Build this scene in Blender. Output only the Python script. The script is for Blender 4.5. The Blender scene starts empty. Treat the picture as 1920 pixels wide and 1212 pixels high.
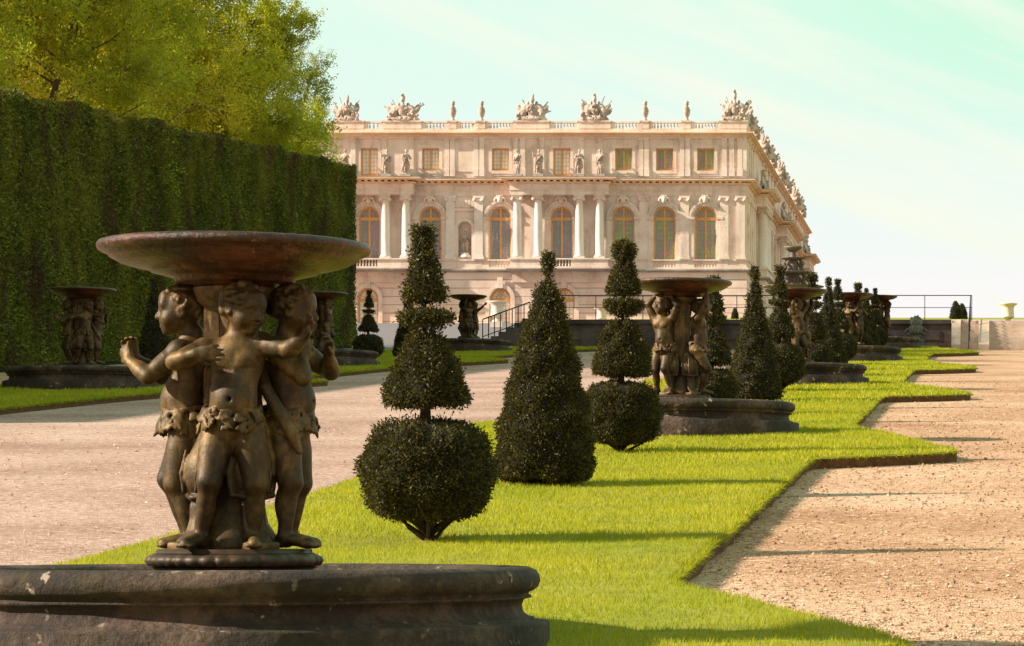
import bpy, bmesh, math, random
import numpy as np
from mathutils import Vector, Matrix, Euler

R = math.radians
SC = bpy.context.scene
COL = SC.collection
rng = np.random.default_rng(7)
random.seed(7)

# ------------------------------------------------------------------ camera, sky, sun, exposure
EYE = 1.67          # eye above the sloping lawn plane (m)
SLOPE = 0.0724      # the garden climbs towards the palace
F, PX, HY = 5800.0, 1850.0, 990.0   # focal length and principal point of the 1920 px wide photograph
cam = bpy.data.cameras.new('camera')
camo = bpy.data.objects.new('camera', cam); COL.objects.link(camo)
cam.sensor_width = 36.0
cam.lens = F / 1920 * 36.0
cam.shift_x = -(PX - 960) / 1920
cam.shift_y = (HY - 606) / 1920
cam.clip_start = 0.1
cam.clip_end = 6000
camo.location = (0, 0, EYE)
camo.rotation_euler = (R(90), 0, 0)
SC.camera = camo

SUN_EL, SUN_BACK = R(29), R(-13)
SDIR = Vector((-math.cos(SUN_EL) * math.cos(SUN_BACK), math.cos(SUN_EL) * math.sin(SUN_BACK), math.sin(SUN_EL)))
sl = bpy.data.lights.new('sun', 'SUN')
sl.energy = 5.0
sl.angle = R(1.2)
sl.color = (1.0, 0.86, 0.69)
so = bpy.data.objects.new('sun', sl); COL.objects.link(so)
so.rotation_euler = (-SDIR).to_track_quat('-Z', 'Y').to_euler()
so.location = (-60, 40, 60)

SC.view_settings.view_transform = 'Standard'
SC.view_settings.look = 'None'
SC.view_settings.gamma = 1.0
SC.view_settings.exposure = 0.88
SC.cycles.max_bounces = 8
SC.cycles.transparent_max_bounces = 8

world = bpy.data.worlds.new('World')
SC.world = world
world.use_nodes = True


def build_sky():
    nt = world.node_tree
    nt.nodes.clear()
    N, L = nt.nodes.new, nt.links.new
    out = N('ShaderNodeOutputWorld')
    bg = N('ShaderNodeBackground'); bg.inputs[1].default_value = 0.52
    sky = N('ShaderNodeTexSky'); sky.sky_type = 'NISHITA'; sky.sun_disc = False
    sky.sun_elevation = SUN_EL; sky.sun_rotation = math.atan2(SDIR.x, SDIR.y)
    sky.dust_density = 2.5; sky.air_density = 1.0
    scl = N('ShaderNodeVectorMath'); scl.operation = 'SCALE'; scl.inputs[3].default_value = 0.10
    L(sky.outputs[0], scl.inputs[0])
    tc = N('ShaderNodeTexCoord')
    sep = N('ShaderNodeSeparateXYZ'); L(tc.outputs['Generated'], sep.inputs[0])
    ramp = N('ShaderNodeValToRGB')
    cr = ramp.color_ramp
    cr.elements[0].position = 0.0; cr.elements[0].color = (1.08, 1.03, 1.0, 1)
    cr.elements[1].position = 1.0; cr.elements[1].color = (0.035, 0.045, 0.06, 1)
    for p, c in ((0.075, (1.06, 1.03, 1.02, 1)), (0.105, (0.92, 1.04, 0.99, 1)), (0.15, (0.83, 1.06, 0.93, 1)),
                 (0.19, (0.80, 1.06, 0.90, 1)), (0.27, (0.45, 0.48, 0.46, 1)), (0.45, (0.09, 0.10, 0.11, 1))):
        e = cr.elements.new(p); e.color = c
    L(sep.outputs['Z'], ramp.inputs[0])
    # mint deepens towards the right (+X) high up
    mr = N('ShaderNodeMapRange'); mr.inputs[1].default_value = -0.10; mr.inputs[2].default_value = 0.03
    L(sep.outputs['X'], mr.inputs[0])
    mz = N('ShaderNodeMapRange'); mz.inputs[1].default_value = 0.115; mz.inputs[2].default_value = 0.175
    L(sep.outputs['Z'], mz.inputs[0])
    mm = N('ShaderNodeMath'); mm.operation = 'MULTIPLY'; L(mr.outputs[0], mm.inputs[0]); L(mz.outputs[0], mm.inputs[1])
    mixm = N('ShaderNodeMix'); mixm.data_type = 'RGBA'
    mixm.inputs[7].default_value = (0.56, 1.04, 0.73, 1)
    L(mm.outputs[0], mixm.inputs[0]); L(ramp.outputs[0], mixm.inputs[6])
    # thin drawn-out high cloud
    m0 = N('ShaderNodeMapping'); m0.inputs['Rotation'].default_value = (0, R(-19), 0)
    L(tc.outputs['Generated'], m0.inputs[0])
    mp = N('ShaderNodeMapping'); mp.inputs['Scale'].default_value = (5.5, 2.0, 40); mp.inputs['Location'].default_value = (3.3, 1.7, 0.4)
    L(m0.outputs[0], mp.inputs[0])
    nz = N('ShaderNodeTexNoise'); nz.inputs['Scale'].default_value = 1.0; nz.inputs['Detail'].default_value = 6; nz.inputs['Roughness'].default_value = 0.52
    nz.inputs['Distortion'].default_value = 0.35
    L(mp.outputs[0], nz.inputs[0])
    cm = N('ShaderNodeMapRange'); cm.inputs[1].default_value = 0.48; cm.inputs[2].default_value = 0.66; cm.inputs[4].default_value = 0.9
    L(nz.outputs[0], cm.inputs[0])
    mixc = N('ShaderNodeMix'); mixc.data_type = 'RGBA'; mixc.inputs[7].default_value = (1.03, 1.06, 0.90, 1)
    L(cm.outputs[0], mixc.inputs[0]); L(mixm.outputs[2], mixc.inputs[6])
    # warm sky glow added low behind the camera to fill the palace front
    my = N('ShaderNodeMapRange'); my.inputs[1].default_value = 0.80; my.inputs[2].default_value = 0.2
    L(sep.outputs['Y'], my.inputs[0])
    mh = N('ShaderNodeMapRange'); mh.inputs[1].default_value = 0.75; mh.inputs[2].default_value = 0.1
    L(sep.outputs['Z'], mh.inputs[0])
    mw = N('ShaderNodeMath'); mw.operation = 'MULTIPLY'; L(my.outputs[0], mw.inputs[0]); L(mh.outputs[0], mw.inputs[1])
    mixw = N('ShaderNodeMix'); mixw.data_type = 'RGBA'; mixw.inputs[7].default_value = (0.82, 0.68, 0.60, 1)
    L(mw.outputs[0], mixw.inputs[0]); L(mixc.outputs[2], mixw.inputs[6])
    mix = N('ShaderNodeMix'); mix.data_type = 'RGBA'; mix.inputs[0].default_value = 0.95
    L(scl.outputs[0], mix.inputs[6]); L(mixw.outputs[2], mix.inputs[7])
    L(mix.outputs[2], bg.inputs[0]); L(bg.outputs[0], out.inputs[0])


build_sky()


# ------------------------------------------------------------------ helpers
def gz(Y):
    return SLOPE * Y


def ground_at(x, y, h=EYE):
    """photograph pixel on the lawn plane -> X, Y"""
    Y = F * h / (y - (HY - F * SLOPE))
    return (x - PX) * Y / F, Y


def tag(o, label=None, cat=None, group=None, kind=None):
    if label: o['label'] = label
    if cat: o['category'] = cat
    if group: o['group'] = group
    if kind: o['kind'] = kind
    return o


def empty(name, loc=(0, 0, 0), rz=0.0):
    o = bpy.data.objects.new(name, None)
    o.location = loc; o.rotation_euler = (0, 0, rz)
    o.empty_display_size = 0.2
    COL.objects.link(o)
    return o


def link(name, me, mat=None, parent=None, loc=None, rz=None):
    if mat is not None and not me.materials:
        for m in (mat if isinstance(mat, (list, tuple)) else [mat]):
            me.materials.append(m)
    o = bpy.data.objects.new(name, me)
    COL.objects.link(o)
    if parent: o.parent = parent
    if loc is not None: o.location = loc
    if rz is not None: o.rotation_euler = (0, 0, rz)
    return o


def copy_tree(o, parent=None):
    c = o.copy(); COL.objects.link(c)
    if parent: c.parent = parent
    for ch in list(o.children):
        copy_tree(ch, c)
    return c


def np_mesh(name, V, Fq, smooth=False, tint=None):
    """V (n,3); Fq (m,k) faces, all of k corners"""
    me = bpy.data.meshes.new(name)
    V = np.ascontiguousarray(V, np.float32); Fq = np.ascontiguousarray(Fq, np.int32)
    me.vertices.add(len(V)); me.vertices.foreach_set('co', V.ravel())
    k = Fq.shape[1]
    me.loops.add(Fq.size); me.loops.foreach_set('vertex_index', Fq.ravel())
    me.polygons.add(len(Fq))
    me.polygons.foreach_set('loop_start', np.arange(0, Fq.size, k, dtype=np.int32))
    me.polygons.foreach_set('loop_total', np.full(len(Fq), k, np.int32))
    me.update(calc_edges=True)
    me.polygons.foreach_set('use_smooth', np.full(len(Fq), smooth, bool))
    if tint is not None:
        a = me.attributes.new('tint', 'FLOAT', 'POINT')
        a.data.foreach_set('value', np.ascontiguousarray(tint, np.float32))
    return me


class MB:
    """collects simple shapes, then builds one mesh object"""
    def __init__(s):
        s.v = []; s.f = []; s.sm = []

    def add(s, V, Fs, smooth=False):
        b = len(s.v)
        s.v += [tuple(p) for p in V]
        s.f += [tuple(i + b for i in f) for f in Fs]
        s.sm += [smooth] * len(Fs)

    def box(s, x0, x1, y0, y1, z0, z1):
        V = [(x0, y0, z0), (x1, y0, z0), (x1, y1, z0), (x0, y1, z0), (x0, y0, z1), (x1, y0, z1), (x1, y1, z1), (x0, y1, z1)]
        s.add(V, [(0, 3, 2, 1), (4, 5, 6, 7), (0, 1, 5, 4), (1, 2, 6, 5), (2, 3, 7, 6), (3, 0, 4, 7)])

    def lathe(s, prof, n=24, c=(0, 0, 0), wob=None, smooth=True, closed=False):
        V = []; Fs = []
        m = len(prof)
        for i in range(n):
            a = 2 * math.pi * i / n
            for j, (r, z) in enumerate(prof):
                rr = r * (1 + (wob(a, j) if wob else 0))
                V.append((c[0] + rr * math.cos(a), c[1] + rr * math.sin(a), c[2] + z))
        for i in range(n):
            k = (i + 1) % n
            for j in range(m - 1):
                Fs.append((i * m + j, k * m + j, k * m + j + 1, i * m + j + 1))
        s.add(V, Fs, smooth)
        if not closed:
            if prof[0][0] > 1e-4: s.add([V[i * m] for i in range(n)], [tuple(range(n - 1, -1, -1))])
            if prof[-1][0] > 1e-4: s.add([V[i * m + m - 1] for i in range(n)], [tuple(range(n))])

    def tube(s, pts, rad, n=6, smooth=True):
        pts = [Vector(p) for p in pts]
        rad = [rad] * len(pts) if isinstance(rad, (int, float)) else rad
        V = []; Fs = []
        up = Vector((0, 0, 1))
        for i, p in enumerate(pts):
            d = (pts[min(i + 1, len(pts) - 1)] - pts[max(i - 1, 0)]).normalized()
            a = d.cross(up)
            if a.length < 1e-3: a = d.cross(Vector((1, 0, 0)))
            a.normalize(); b = d.cross(a)
            for k in range(n):
                t = 2 * math.pi * k / n
                V.append(p + (a * math.cos(t) + b * math.sin(t)) * rad[i])
        for i in range(len(pts) - 1):
            for k in range(n):
                q = (k + 1) % n
                Fs.append((i * n + k, i * n + q, (i + 1) * n + q, (i + 1) * n + k))
        Fs.append(tuple(range(n - 1, -1, -1))); Fs.append(tuple(range((len(pts) - 1) * n, len(pts) * n)))
        s.add(V, Fs, smooth)

    def mesh(s, name):
        me = bpy.data.meshes.new(name)
        me.from_pydata(s.v, [], s.f)
        me.polygons.foreach_set('use_smooth', np.array(s.sm, bool))
        me.update()
        return me

    def build(s, name, mat, parent=None, loc=None, rz=None):
        return link(name, s.mesh(name), mat, parent, loc, rz)


# ------------------------------------------------------------------ materials
def mat_new(name):
    m = bpy.data.materials.new(name); m.use_nodes = True
    nt = m.node_tree
    b = nt.nodes['Principled BSDF']
    return m, nt, b


def ramp_of(nt, stops):
    r = nt.nodes.new('ShaderNodeValToRGB')
    cr = r.color_ramp
    while len(cr.elements) > 1: cr.elements.remove(cr.elements[-1])
    cr.elements[0].position = stops[0][0]; cr.elements[0].color = (*stops[0][1], 1)
    for p, c in stops[1:]:
        e = cr.elements.new(p); e.color = (*c, 1)
    return r


def tex_coord(nt, scale=(1, 1, 1), kind='Object'):
    tc = nt.nodes.new('ShaderNodeTexCoord')
    mp = nt.nodes.new('ShaderNodeMapping'); mp.inputs['Scale'].default_value = scale
    nt.links.new(tc.outputs[kind], mp.inputs[0])
    return mp.outputs[0]


def noise(nt, vec, scale, detail=5, rough=0.55):
    n = nt.nodes.new('ShaderNodeTexNoise')
    n.inputs['Scale'].default_value = scale; n.inputs['Detail'].default_value = detail; n.inputs['Roughness'].default_value = rough
    nt.links.new(vec, n.inputs[0])
    return n.outputs[0]


def mixrgb(nt, fac, a, b, blend='MIX'):
    m = nt.nodes.new('ShaderNodeMix'); m.data_type = 'RGBA'; m.blend_type = blend
    for sock, v in ((m.inputs[0], fac), (m.inputs[6], a), (m.inputs[7], b)):
        if hasattr(v, 'is_output'): nt.links.new(v, sock)
        elif isinstance(v, (int, float)): sock.default_value = v
        else: sock.default_value = (*v, 1)
    return m.outputs[2]


def maprange(nt, v, a, b, c=0.0, d=1.0):
    m = nt.nodes.new('ShaderNodeMapRange')
    for i, q in enumerate((a, b, c, d)): m.inputs[i + 1].default_value = q
    nt.links.new(v, m.inputs[0])
    return m.outputs[0]


def bump(nt, b, h, strength=0.3, dist=0.02):
    n = nt.nodes.new('ShaderNodeBump'); n.inputs['Strength'].default_value = strength; n.inputs['Distance'].default_value = dist
    nt.links.new(h, n.inputs['Height']); nt.links.new(n.outputs[0], b.inputs['Normal'])


def m_stone(name, c0, c1, c2, scale=1.0, rough=0.85, stain=None, spots=None, bs=0.3, bd=0.02, streak=False, joints=None, sps=14.0):
    m, nt, b = mat_new(name)
    v = tex_coord(nt)
    n1 = noise(nt, v, 0.9 * scale, 6)
    n2 = noise(nt, v, 7 * scale, 8, 0.65)
    r = ramp_of(nt, [(0.3, c0), (0.5, c1), (0.7, c2)])
    mx = nt.nodes.new('ShaderNodeMath'); mx.operation = 'ADD'; mx.inputs[1].default_value = 0
    nt.links.new(n1, mx.inputs[0])
    mv = nt.nodes.new('ShaderNodeMath'); mv.operation = 'MULTIPLY_ADD'; mv.inputs[1].default_value = 0.5
    ms = nt.nodes.new('ShaderNodeMath'); ms.operation = 'SUBTRACT'; ms.inputs[1].default_value = 0.5
    nt.links.new(n2, ms.inputs[0]); nt.links.new(ms.outputs[0], mv.inputs[0]); nt.links.new(n1, mv.inputs[2])
    nt.links.new(mv.outputs[0], r.inputs[0])
    col = r.outputs[0]
    if stain:
        sv = tex_coord(nt, (1.6, 1.6, 0.22) if streak else (1, 1, 1))
        sn = noise(nt, sv, 1.3 * scale, 6, 0.6)
        col = mixrgb(nt, maprange(nt, sn, 0.52, 0.72, 0, 0.75), col, stain)
    if spots:
        vo = nt.nodes.new('ShaderNodeTexVoronoi'); vo.inputs['Scale'].default_value = sps
        nt.links.new(noise_warp(nt, v, 9 * scale, 0.10), vo.inputs[0])
        sp = maprange(nt, vo.outputs[0], 0.30, 0.20)
        gate = maprange(nt, noise(nt, v, 1.9 * scale, 4), 0.52, 0.62, 0, 0.85)
        mu = nt.nodes.new('ShaderNodeMath'); mu.operation = 'MULTIPLY'
        nt.links.new(sp, mu.inputs[0]); nt.links.new(gate, mu.inputs[1])
        col = mixrgb(nt, mu.outputs[0], col, spots)
    h = n2
    if joints:
        sep = nt.nodes.new('ShaderNodeSeparateXYZ'); nt.links.new(v, sep.inputs[0])
        md = nt.nodes.new('ShaderNodeMath'); md.operation = 'PINGPONG'; md.inputs[1].default_value = joints / 2
        nt.links.new(sep.outputs[2], md.inputs[0])
        j = maprange(nt, md.outputs[0], 0.0, 0.07, 0, 1)
        col = mixrgb(nt, j, (c0[0] * 0.55, c0[1] * 0.5, c0[2] * 0.5), col)
    nt.links.new(col, b.inputs['Base Color'])
    b.inputs['Roughness'].default_value = rough
    bump(nt, b, h, bs, bd)
    return m


def noise_warp(nt, v, scale, amt):
    n = nt.nodes.new('ShaderNodeTexNoise'); n.inputs['Scale'].default_value = scale
    nt.links.new(v, n.inputs[0])
    s = nt.nodes.new('ShaderNodeVectorMath'); s.operation = 'SCALE'; s.inputs[3].default_value = amt
    nt.links.new(n.outputs[1], s.inputs[0])
    a = nt.nodes.new('ShaderNodeVectorMath'); a.operation = 'ADD'
    nt.links.new(v, a.inputs[0]); nt.links.new(s.outputs[0], a.inputs[1])
    return a.outputs[0]


def m_leaf(name, dark, mid, light, trans=0.25, big=None, bigscale=(0.5, 0.5, 0.5), rough=0.55, tcol=None):
    """leaf material: hue per leaf from the 'tint' attribute, patches of a second colour from a large noise"""
    m, nt, b = mat_new(name)
    at = nt.nodes.new('ShaderNodeAttribute'); at.attribute_name = 'tint'
    r = ramp_of(nt, [(0.0, dark), (0.5, mid), (1.0, light)])
    nt.links.new(at.outputs['Fac'], r.inputs[0])
    col = r.outputs[0]
    if big:
        v = tex_coord(nt, bigscale)
        k = 0
        for bc, lo, hi, amt, off in big:
            n = noise(nt, v, 1.0 + 0.37 * k, 4)
            if k:
                va = nt.nodes.new('ShaderNodeVectorMath'); va.operation = 'ADD'; va.inputs[1].default_value = (off, off * 2, off)
                nt.links.new(v, va.inputs[0]); n = noise(nt, va.outputs[0], 1.0 + 0.37 * k, 4)
            col = mixrgb(nt, maprange(nt, n, lo, hi, 0, amt), col, bc)
            k += 1
    nt.links.new(col, b.inputs['Base Color'])
    b.inputs['Roughness'].default_value = rough
    b.inputs['Specular IOR Level'].default_value = 0.3
    if trans > 0:
        t = nt.nodes.new('ShaderNodeBsdfTranslucent')
        if tcol:
            nt.links.new(mixrgb(nt, 0.6, col, tcol), t.inputs[0])
        else:
            nt.links.new(col, t.inputs[0])
        mx = nt.nodes.new('ShaderNodeMixShader'); mx.inputs[0].default_value = trans
        out = nt.nodes['Material Output']
        nt.links.new(b.outputs[0], mx.inputs[1]); nt.links.new(t.outputs[0], mx.inputs[2]); nt.links.new(mx.outputs[0], out.inputs[0])
    return m


def m_plain(name, c, rough=0.6, metal=0.0, var=0.25, scale=6.0, bs=0.15, bd=0.01):
    m, nt, b = mat_new(name)
    v = tex_coord(nt)
    n = noise(nt, v, scale, 6)
    col = mixrgb(nt, maprange(nt, n, 0.3, 0.7), tuple(q * (1 - var) for q in c), tuple(min(1, q * (1 + var)) for q in c))
    nt.links.new(col, b.inputs['Base Color'])
    b.inputs['Roughness'].default_value = rough; b.inputs['Metallic'].default_value = metal
    bump(nt, b, n, bs, bd)
    return m


def m_gravel(name, cs, speck=1.0):
    m, nt, b = mat_new(name)
    v = tex_coord(nt)
    n0 = noise(nt, v, 0.35, 5)
    n1 = noise(nt, v, 26, 6, 0.7)
    r = ramp_of(nt, [(0.25, cs[0]), (0.5, cs[1]), (0.75, cs[2])])
    ad = nt.nodes.new('ShaderNodeMath'); ad.operation = 'MULTIPLY_ADD'; ad.inputs[1].default_value = 0.55
    sb = nt.nodes.new('ShaderNodeMath'); sb.operation = 'SUBTRACT'; sb.inputs[1].default_value = 0.27
    nt.links.new(n0, sb.inputs[0]); nt.links.new(n1, ad.inputs[0]); nt.links.new(sb.outputs[0], ad.inputs[2])
    ad2 = nt.nodes.new('ShaderNodeMath'); ad2.operation = 'ADD'; ad2.inputs[1].default_value = 0.0
    nt.links.new(ad.outputs[0], ad2.inputs[0])
    nt.links.new(ad2.outputs[0], r.inputs[0])
    vo = nt.nodes.new('ShaderNodeTexVoronoi'); vo.inputs['Scale'].default_value = 65
    nt.links.new(v, vo.inputs[0])
    col = mixrgb(nt, maprange(nt, vo.outputs[1], 0.0, 1.0, 0, 0.45 * speck), r.outputs[0], cs[3])
    nf = noise(nt, v, 15, 3, 0.6)
    col = mixrgb(nt, maprange(nt, nf, 0.56, 0.66, 0, 0.65 * speck), col, cs[3])
    col = mixrgb(nt, maprange(nt, nf, 0.42, 0.33, 0, 0.55 * speck), col, tuple(min(0.9, q * 1.18) for q in cs[2]))
    # longish darker raked patches
    v2 = tex_coord(nt, (0.7, 1.6, 1))
    n2 = noise(nt, v2, 2.4, 8, 0.7)
    col = mixrgb(nt, maprange(nt, n2, 0.56, 0.70, 0, 0.55), col, cs[3])
    nt.links.new(col, b.inputs['Base Color'])
    b.inputs['Roughness'].default_value = 0.95
    b.inputs['Specular IOR Level'].default_value = 0.15
    hh = nt.nodes.new('ShaderNodeMath'); hh.operation = 'ADD'
    nt.links.new(vo.outputs[0], hh.inputs[0]); nt.links.new(n2, hh.inputs[1])
    bump(nt, b, hh.outputs[0], 0.55, 0.02)
    return m


M = {}
M['palace'] = m_stone('palace limestone', (0.62, 0.48, 0.40), (0.79, 0.64, 0.55), (0.85, 0.73, 0.65), 0.6, 0.9, stain=(0.46, 0.38, 0.34), streak=True, bs=0.3, bd=0.06)
M['palace_low'] = m_stone('palace rusticated limestone', (0.66, 0.50, 0.42), (0.80, 0.64, 0.55), (0.85, 0.72, 0.64), 0.5, 0.9, joints=0.78, bs=0.2, bd=0.05)
M['cornice'] = m_stone('cornice stone with bounce tone', (0.68, 0.44, 0.28), (0.80, 0.57, 0.40), (0.86, 0.66, 0.50), 0.4, 0.9, bs=0.2, bd=0.05)  # warm ground bounce under the cornices is put into this colour
M['greyledge'] = m_stone('weathered grey ledge stone', (0.24, 0.20, 0.18), (0.36, 0.31, 0.28), (0.5, 0.44, 0.4), 0.6, 0.95)
M['column'] = m_stone('pale column stone', (0.68, 0.58, 0.52), (0.78, 0.69, 0.63), (0.82, 0.75, 0.70), 0.4, 0.85, bs=0.1)
M['statue'] = m_stone('weathered statue stone', (0.24, 0.18, 0.15), (0.50, 0.40, 0.34), (0.70, 0.58, 0.50), 1.2, 0.9, stain=(0.16, 0.12, 0.10), bs=0.3)
M['orange'] = m_plain('ochre painted timber', (0.66, 0.33, 0.09), 0.5, var=0.12)


def m_pane(name, cols, scale):
    m, nt, b = mat_new(name)
    tc = nt.nodes.new('ShaderNodeTexCoord')
    mp = nt.nodes.new('ShaderNodeMapping'); mp.inputs['Scale'].default_value = scale
    nt.links.new(tc.outputs['Object'], mp.inputs[0])
    vo = nt.nodes.new('ShaderNodeTexVoronoi'); vo.inputs['Scale'].default_value = 1.0; vo.inputs['Randomness'].default_value = 0.35
    nt.links.new(mp.outputs[0], vo.inputs[0])
    sp = nt.nodes.new('ShaderNodeSeparateColor'); nt.links.new(vo.outputs['Color'], sp.inputs[0])
    n = noise(nt, tex_coord(nt), 0.22, 3)
    ad = nt.nodes.new('ShaderNodeMath'); ad.operation = 'MULTIPLY_ADD'; ad.inputs[1].default_value = 0.35
    nt.links.new(sp.outputs[0], ad.inputs[0]); nt.links.new(n, ad.inputs[2])
    st = [(0.35 + 0.55 * i / (len(cols) - 1), c) for i, c in enumerate(cols)]
    r = ramp_of(nt, st); nt.links.new(ad.outputs[0], r.inputs[0])
    nt.links.new(r.outputs[0], b.inputs['Base Color'])
    b.inputs['Roughness'].default_value = 0.12
    b.inputs['Specular IOR Level'].default_value = 0.4
    return m


M['pane_dark'] = m_pane('old window glass', [(0.18, 0.33, 0.17), (0.29, 0.26, 0.38), (0.19, 0.29, 0.31), (0.40, 0.37, 0.50)], (2.2, 2.2, 1.4))
M['pane_green'] = m_pane('green reflecting window glass', [(0.16, 0.35, 0.10), (0.30, 0.46, 0.20), (0.34, 0.29, 0.38), (0.20, 0.42, 0.20)], (2.2, 2.2, 1.4))
M['pane_white'] = m_pane('window glass with white blinds', [(0.72, 0.68, 0.62), (0.84, 0.82, 0.78), (0.70, 0.78, 0.72), (0.88, 0.84, 0.80)], (2.2, 2.2, 1.4))
M['dark_brick'] = m_plain('brown chimney brick', (0.16, 0.09, 0.06), 0.9)
M['basin'] = m_stone('dark mossy basin stone', (0.010, 0.006, 0.003), (0.038, 0.022, 0.014), (0.125, 0.078, 0.054), 2.8, 0.8, stain=(0.048, 0.038, 0.007), spots=(0.36, 0.29, 0.23), bs=0.9, bd=0.035, sps=11.0)
M['marble'] = m_stone('red veined marble', (0.010, 0.004, 0.002), (0.044, 0.011, 0.004), (0.15, 0.048, 0.024), 4.0, 0.36, stain=(0.06, 0.032, 0.006), spots=(0.24, 0.12, 0.07), bs=0.8, bd=0.018, sps=26.0)
M['bronze'] = m_stone('weathered brown bronze', (0.014, 0.007, 0.002), (0.066, 0.037, 0.008), (0.19, 0.115, 0.032), 4.0, 0.55, stain=(0.045, 0.036, 0.008), streak=True, bs=0.5, bd=0.008)
M['bronze_dark'] = m_stone('dark bronze', (0.02, 0.013, 0.008), (0.05, 0.03, 0.016), (0.12, 0.075, 0.035), 2.2, 0.55, bs=0.3, bd=0.006)
for k in ('bronze', 'bronze_dark'):
    M[k].node_tree.nodes['Principled BSDF'].inputs['Metallic'].default_value = 0.3
M['gravel'] = m_gravel('pink beige gravel', [(0.36, 0.19, 0.11), (0.66, 0.41, 0.265), (0.82, 0.59, 0.44), (0.22, 0.11, 0.06)], 1.3)
M['gravel_pink'] = m_gravel('pink grey gravel', [(0.32, 0.19, 0.155), (0.56, 0.38, 0.32), (0.72, 0.55, 0.475), (0.20, 0.11, 0.088)], 1.3)
M['shade_grey'] = m_plain('grey with shade in the tone', (0.17, 0.15, 0.165), 0.95, var=0.12, scale=3)  # tree shade over the sloping ground is put into this grey
M['soil'] = m_plain('cut soil edge', (0.13, 0.065, 0.022), 1.0, var=0.4, scale=14, bs=0.8, bd=0.03)
M['turf'] = m_plain('turf under the blades', (0.25, 0.25, 0.015), 1.0, var=0.25, scale=3, bs=0.4)
M['grass'] = m_leaf('grass blades', (0.18, 0.20, 0.010), (0.38, 0.385, 0.012), (0.58, 0.52, 0.06), 0.42, big=[((0.20, 0.29, 0.012), 0.45, 0.68, 0.75, 0), ((0.46, 0.38, 0.06), 0.56, 0.72, 0.5, 5.1)], bigscale=(0.8, 0.5, 1), tcol=(0.58, 0.58, 0.01))
M['yew'] = m_leaf('yew foliage', (0.026, 0.024, 0.005), (0.080, 0.072, 0.011), (0.165, 0.14, 0.022), 0.28, rough=0.5)
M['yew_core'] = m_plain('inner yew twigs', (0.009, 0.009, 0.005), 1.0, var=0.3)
M['bark'] = m_plain('dark bark', (0.035, 0.022, 0.014), 0.95, var=0.4, scale=20, bs=0.6)
M['bark_grey'] = m_plain('grey brown bark', (0.10, 0.075, 0.05), 0.95, var=0.35, scale=12, bs=0.5)
M['hedge'] = m_leaf('hornbeam hedge leaves', (0.040, 0.056, 0.007), (0.135, 0.165, 0.014), (0.32, 0.31, 0.04), 0.3,
                    big=[((0.28, 0.26, 0.03), 0.48, 0.70, 0.8, 0), ((0.11, 0.065, 0.030), 0.50, 0.64, 0.85, 7.3)], bigscale=(0.3, 0.40, 0.30))
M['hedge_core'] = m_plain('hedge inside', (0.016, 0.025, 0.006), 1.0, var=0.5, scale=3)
M['leaf_a'] = m_leaf('fresh spring leaves', (0.18, 0.21, 0.012), (0.42, 0.44, 0.018), (0.64, 0.58, 0.05), 0.5, big=[((0.30, 0.20, 0.04), 0.54, 0.70, 0.45, 0)], bigscale=(0.35, 0.35, 0.35), tcol=(0.80, 0.76, 0.03))
M['leaf_b'] = m_leaf('young green leaves', (0.14, 0.19, 0.012), (0.34, 0.42, 0.020), (0.54, 0.56, 0.05), 0.55, big=[((0.19, 0.13, 0.03), 0.5, 0.68, 0.5, 0)], bigscale=(0.35, 0.35, 0.35), tcol=(0.65, 0.64, 0.02))
M['wall_dark'] = m_stone('dark wall stone with shade tone', (0.028, 0.022, 0.022), (0.06, 0.046, 0.042), (0.11, 0.085, 0.075), 0.8, 0.9, stain=(0.16, 0.13, 0.12), bs=0.4)  # dark stone; the shade on the wall is put into the tone
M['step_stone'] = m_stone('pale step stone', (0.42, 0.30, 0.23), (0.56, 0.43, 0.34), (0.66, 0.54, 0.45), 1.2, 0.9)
M['iron'] = m_plain('dark iron paint', (0.035, 0.03, 0.03), 0.5, 0.3)
M['urn_white'] = m_plain('white marble', (0.74, 0.62, 0.52), 0.7, var=0.1)
M['lead'] = m_plain('green grey lead', (0.10, 0.11, 0.085), 0.6, var=0.4)
M['twotier'] = m_stone('dark fountain stone', (0.05, 0.035, 0.03), (0.13, 0.10, 0.085), (0.26, 0.21, 0.18), 1.5, 0.7)
M['edging'] = m_plain('pale edging', (0.7, 0.64, 0.58), 0.8, var=0.1)


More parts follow.
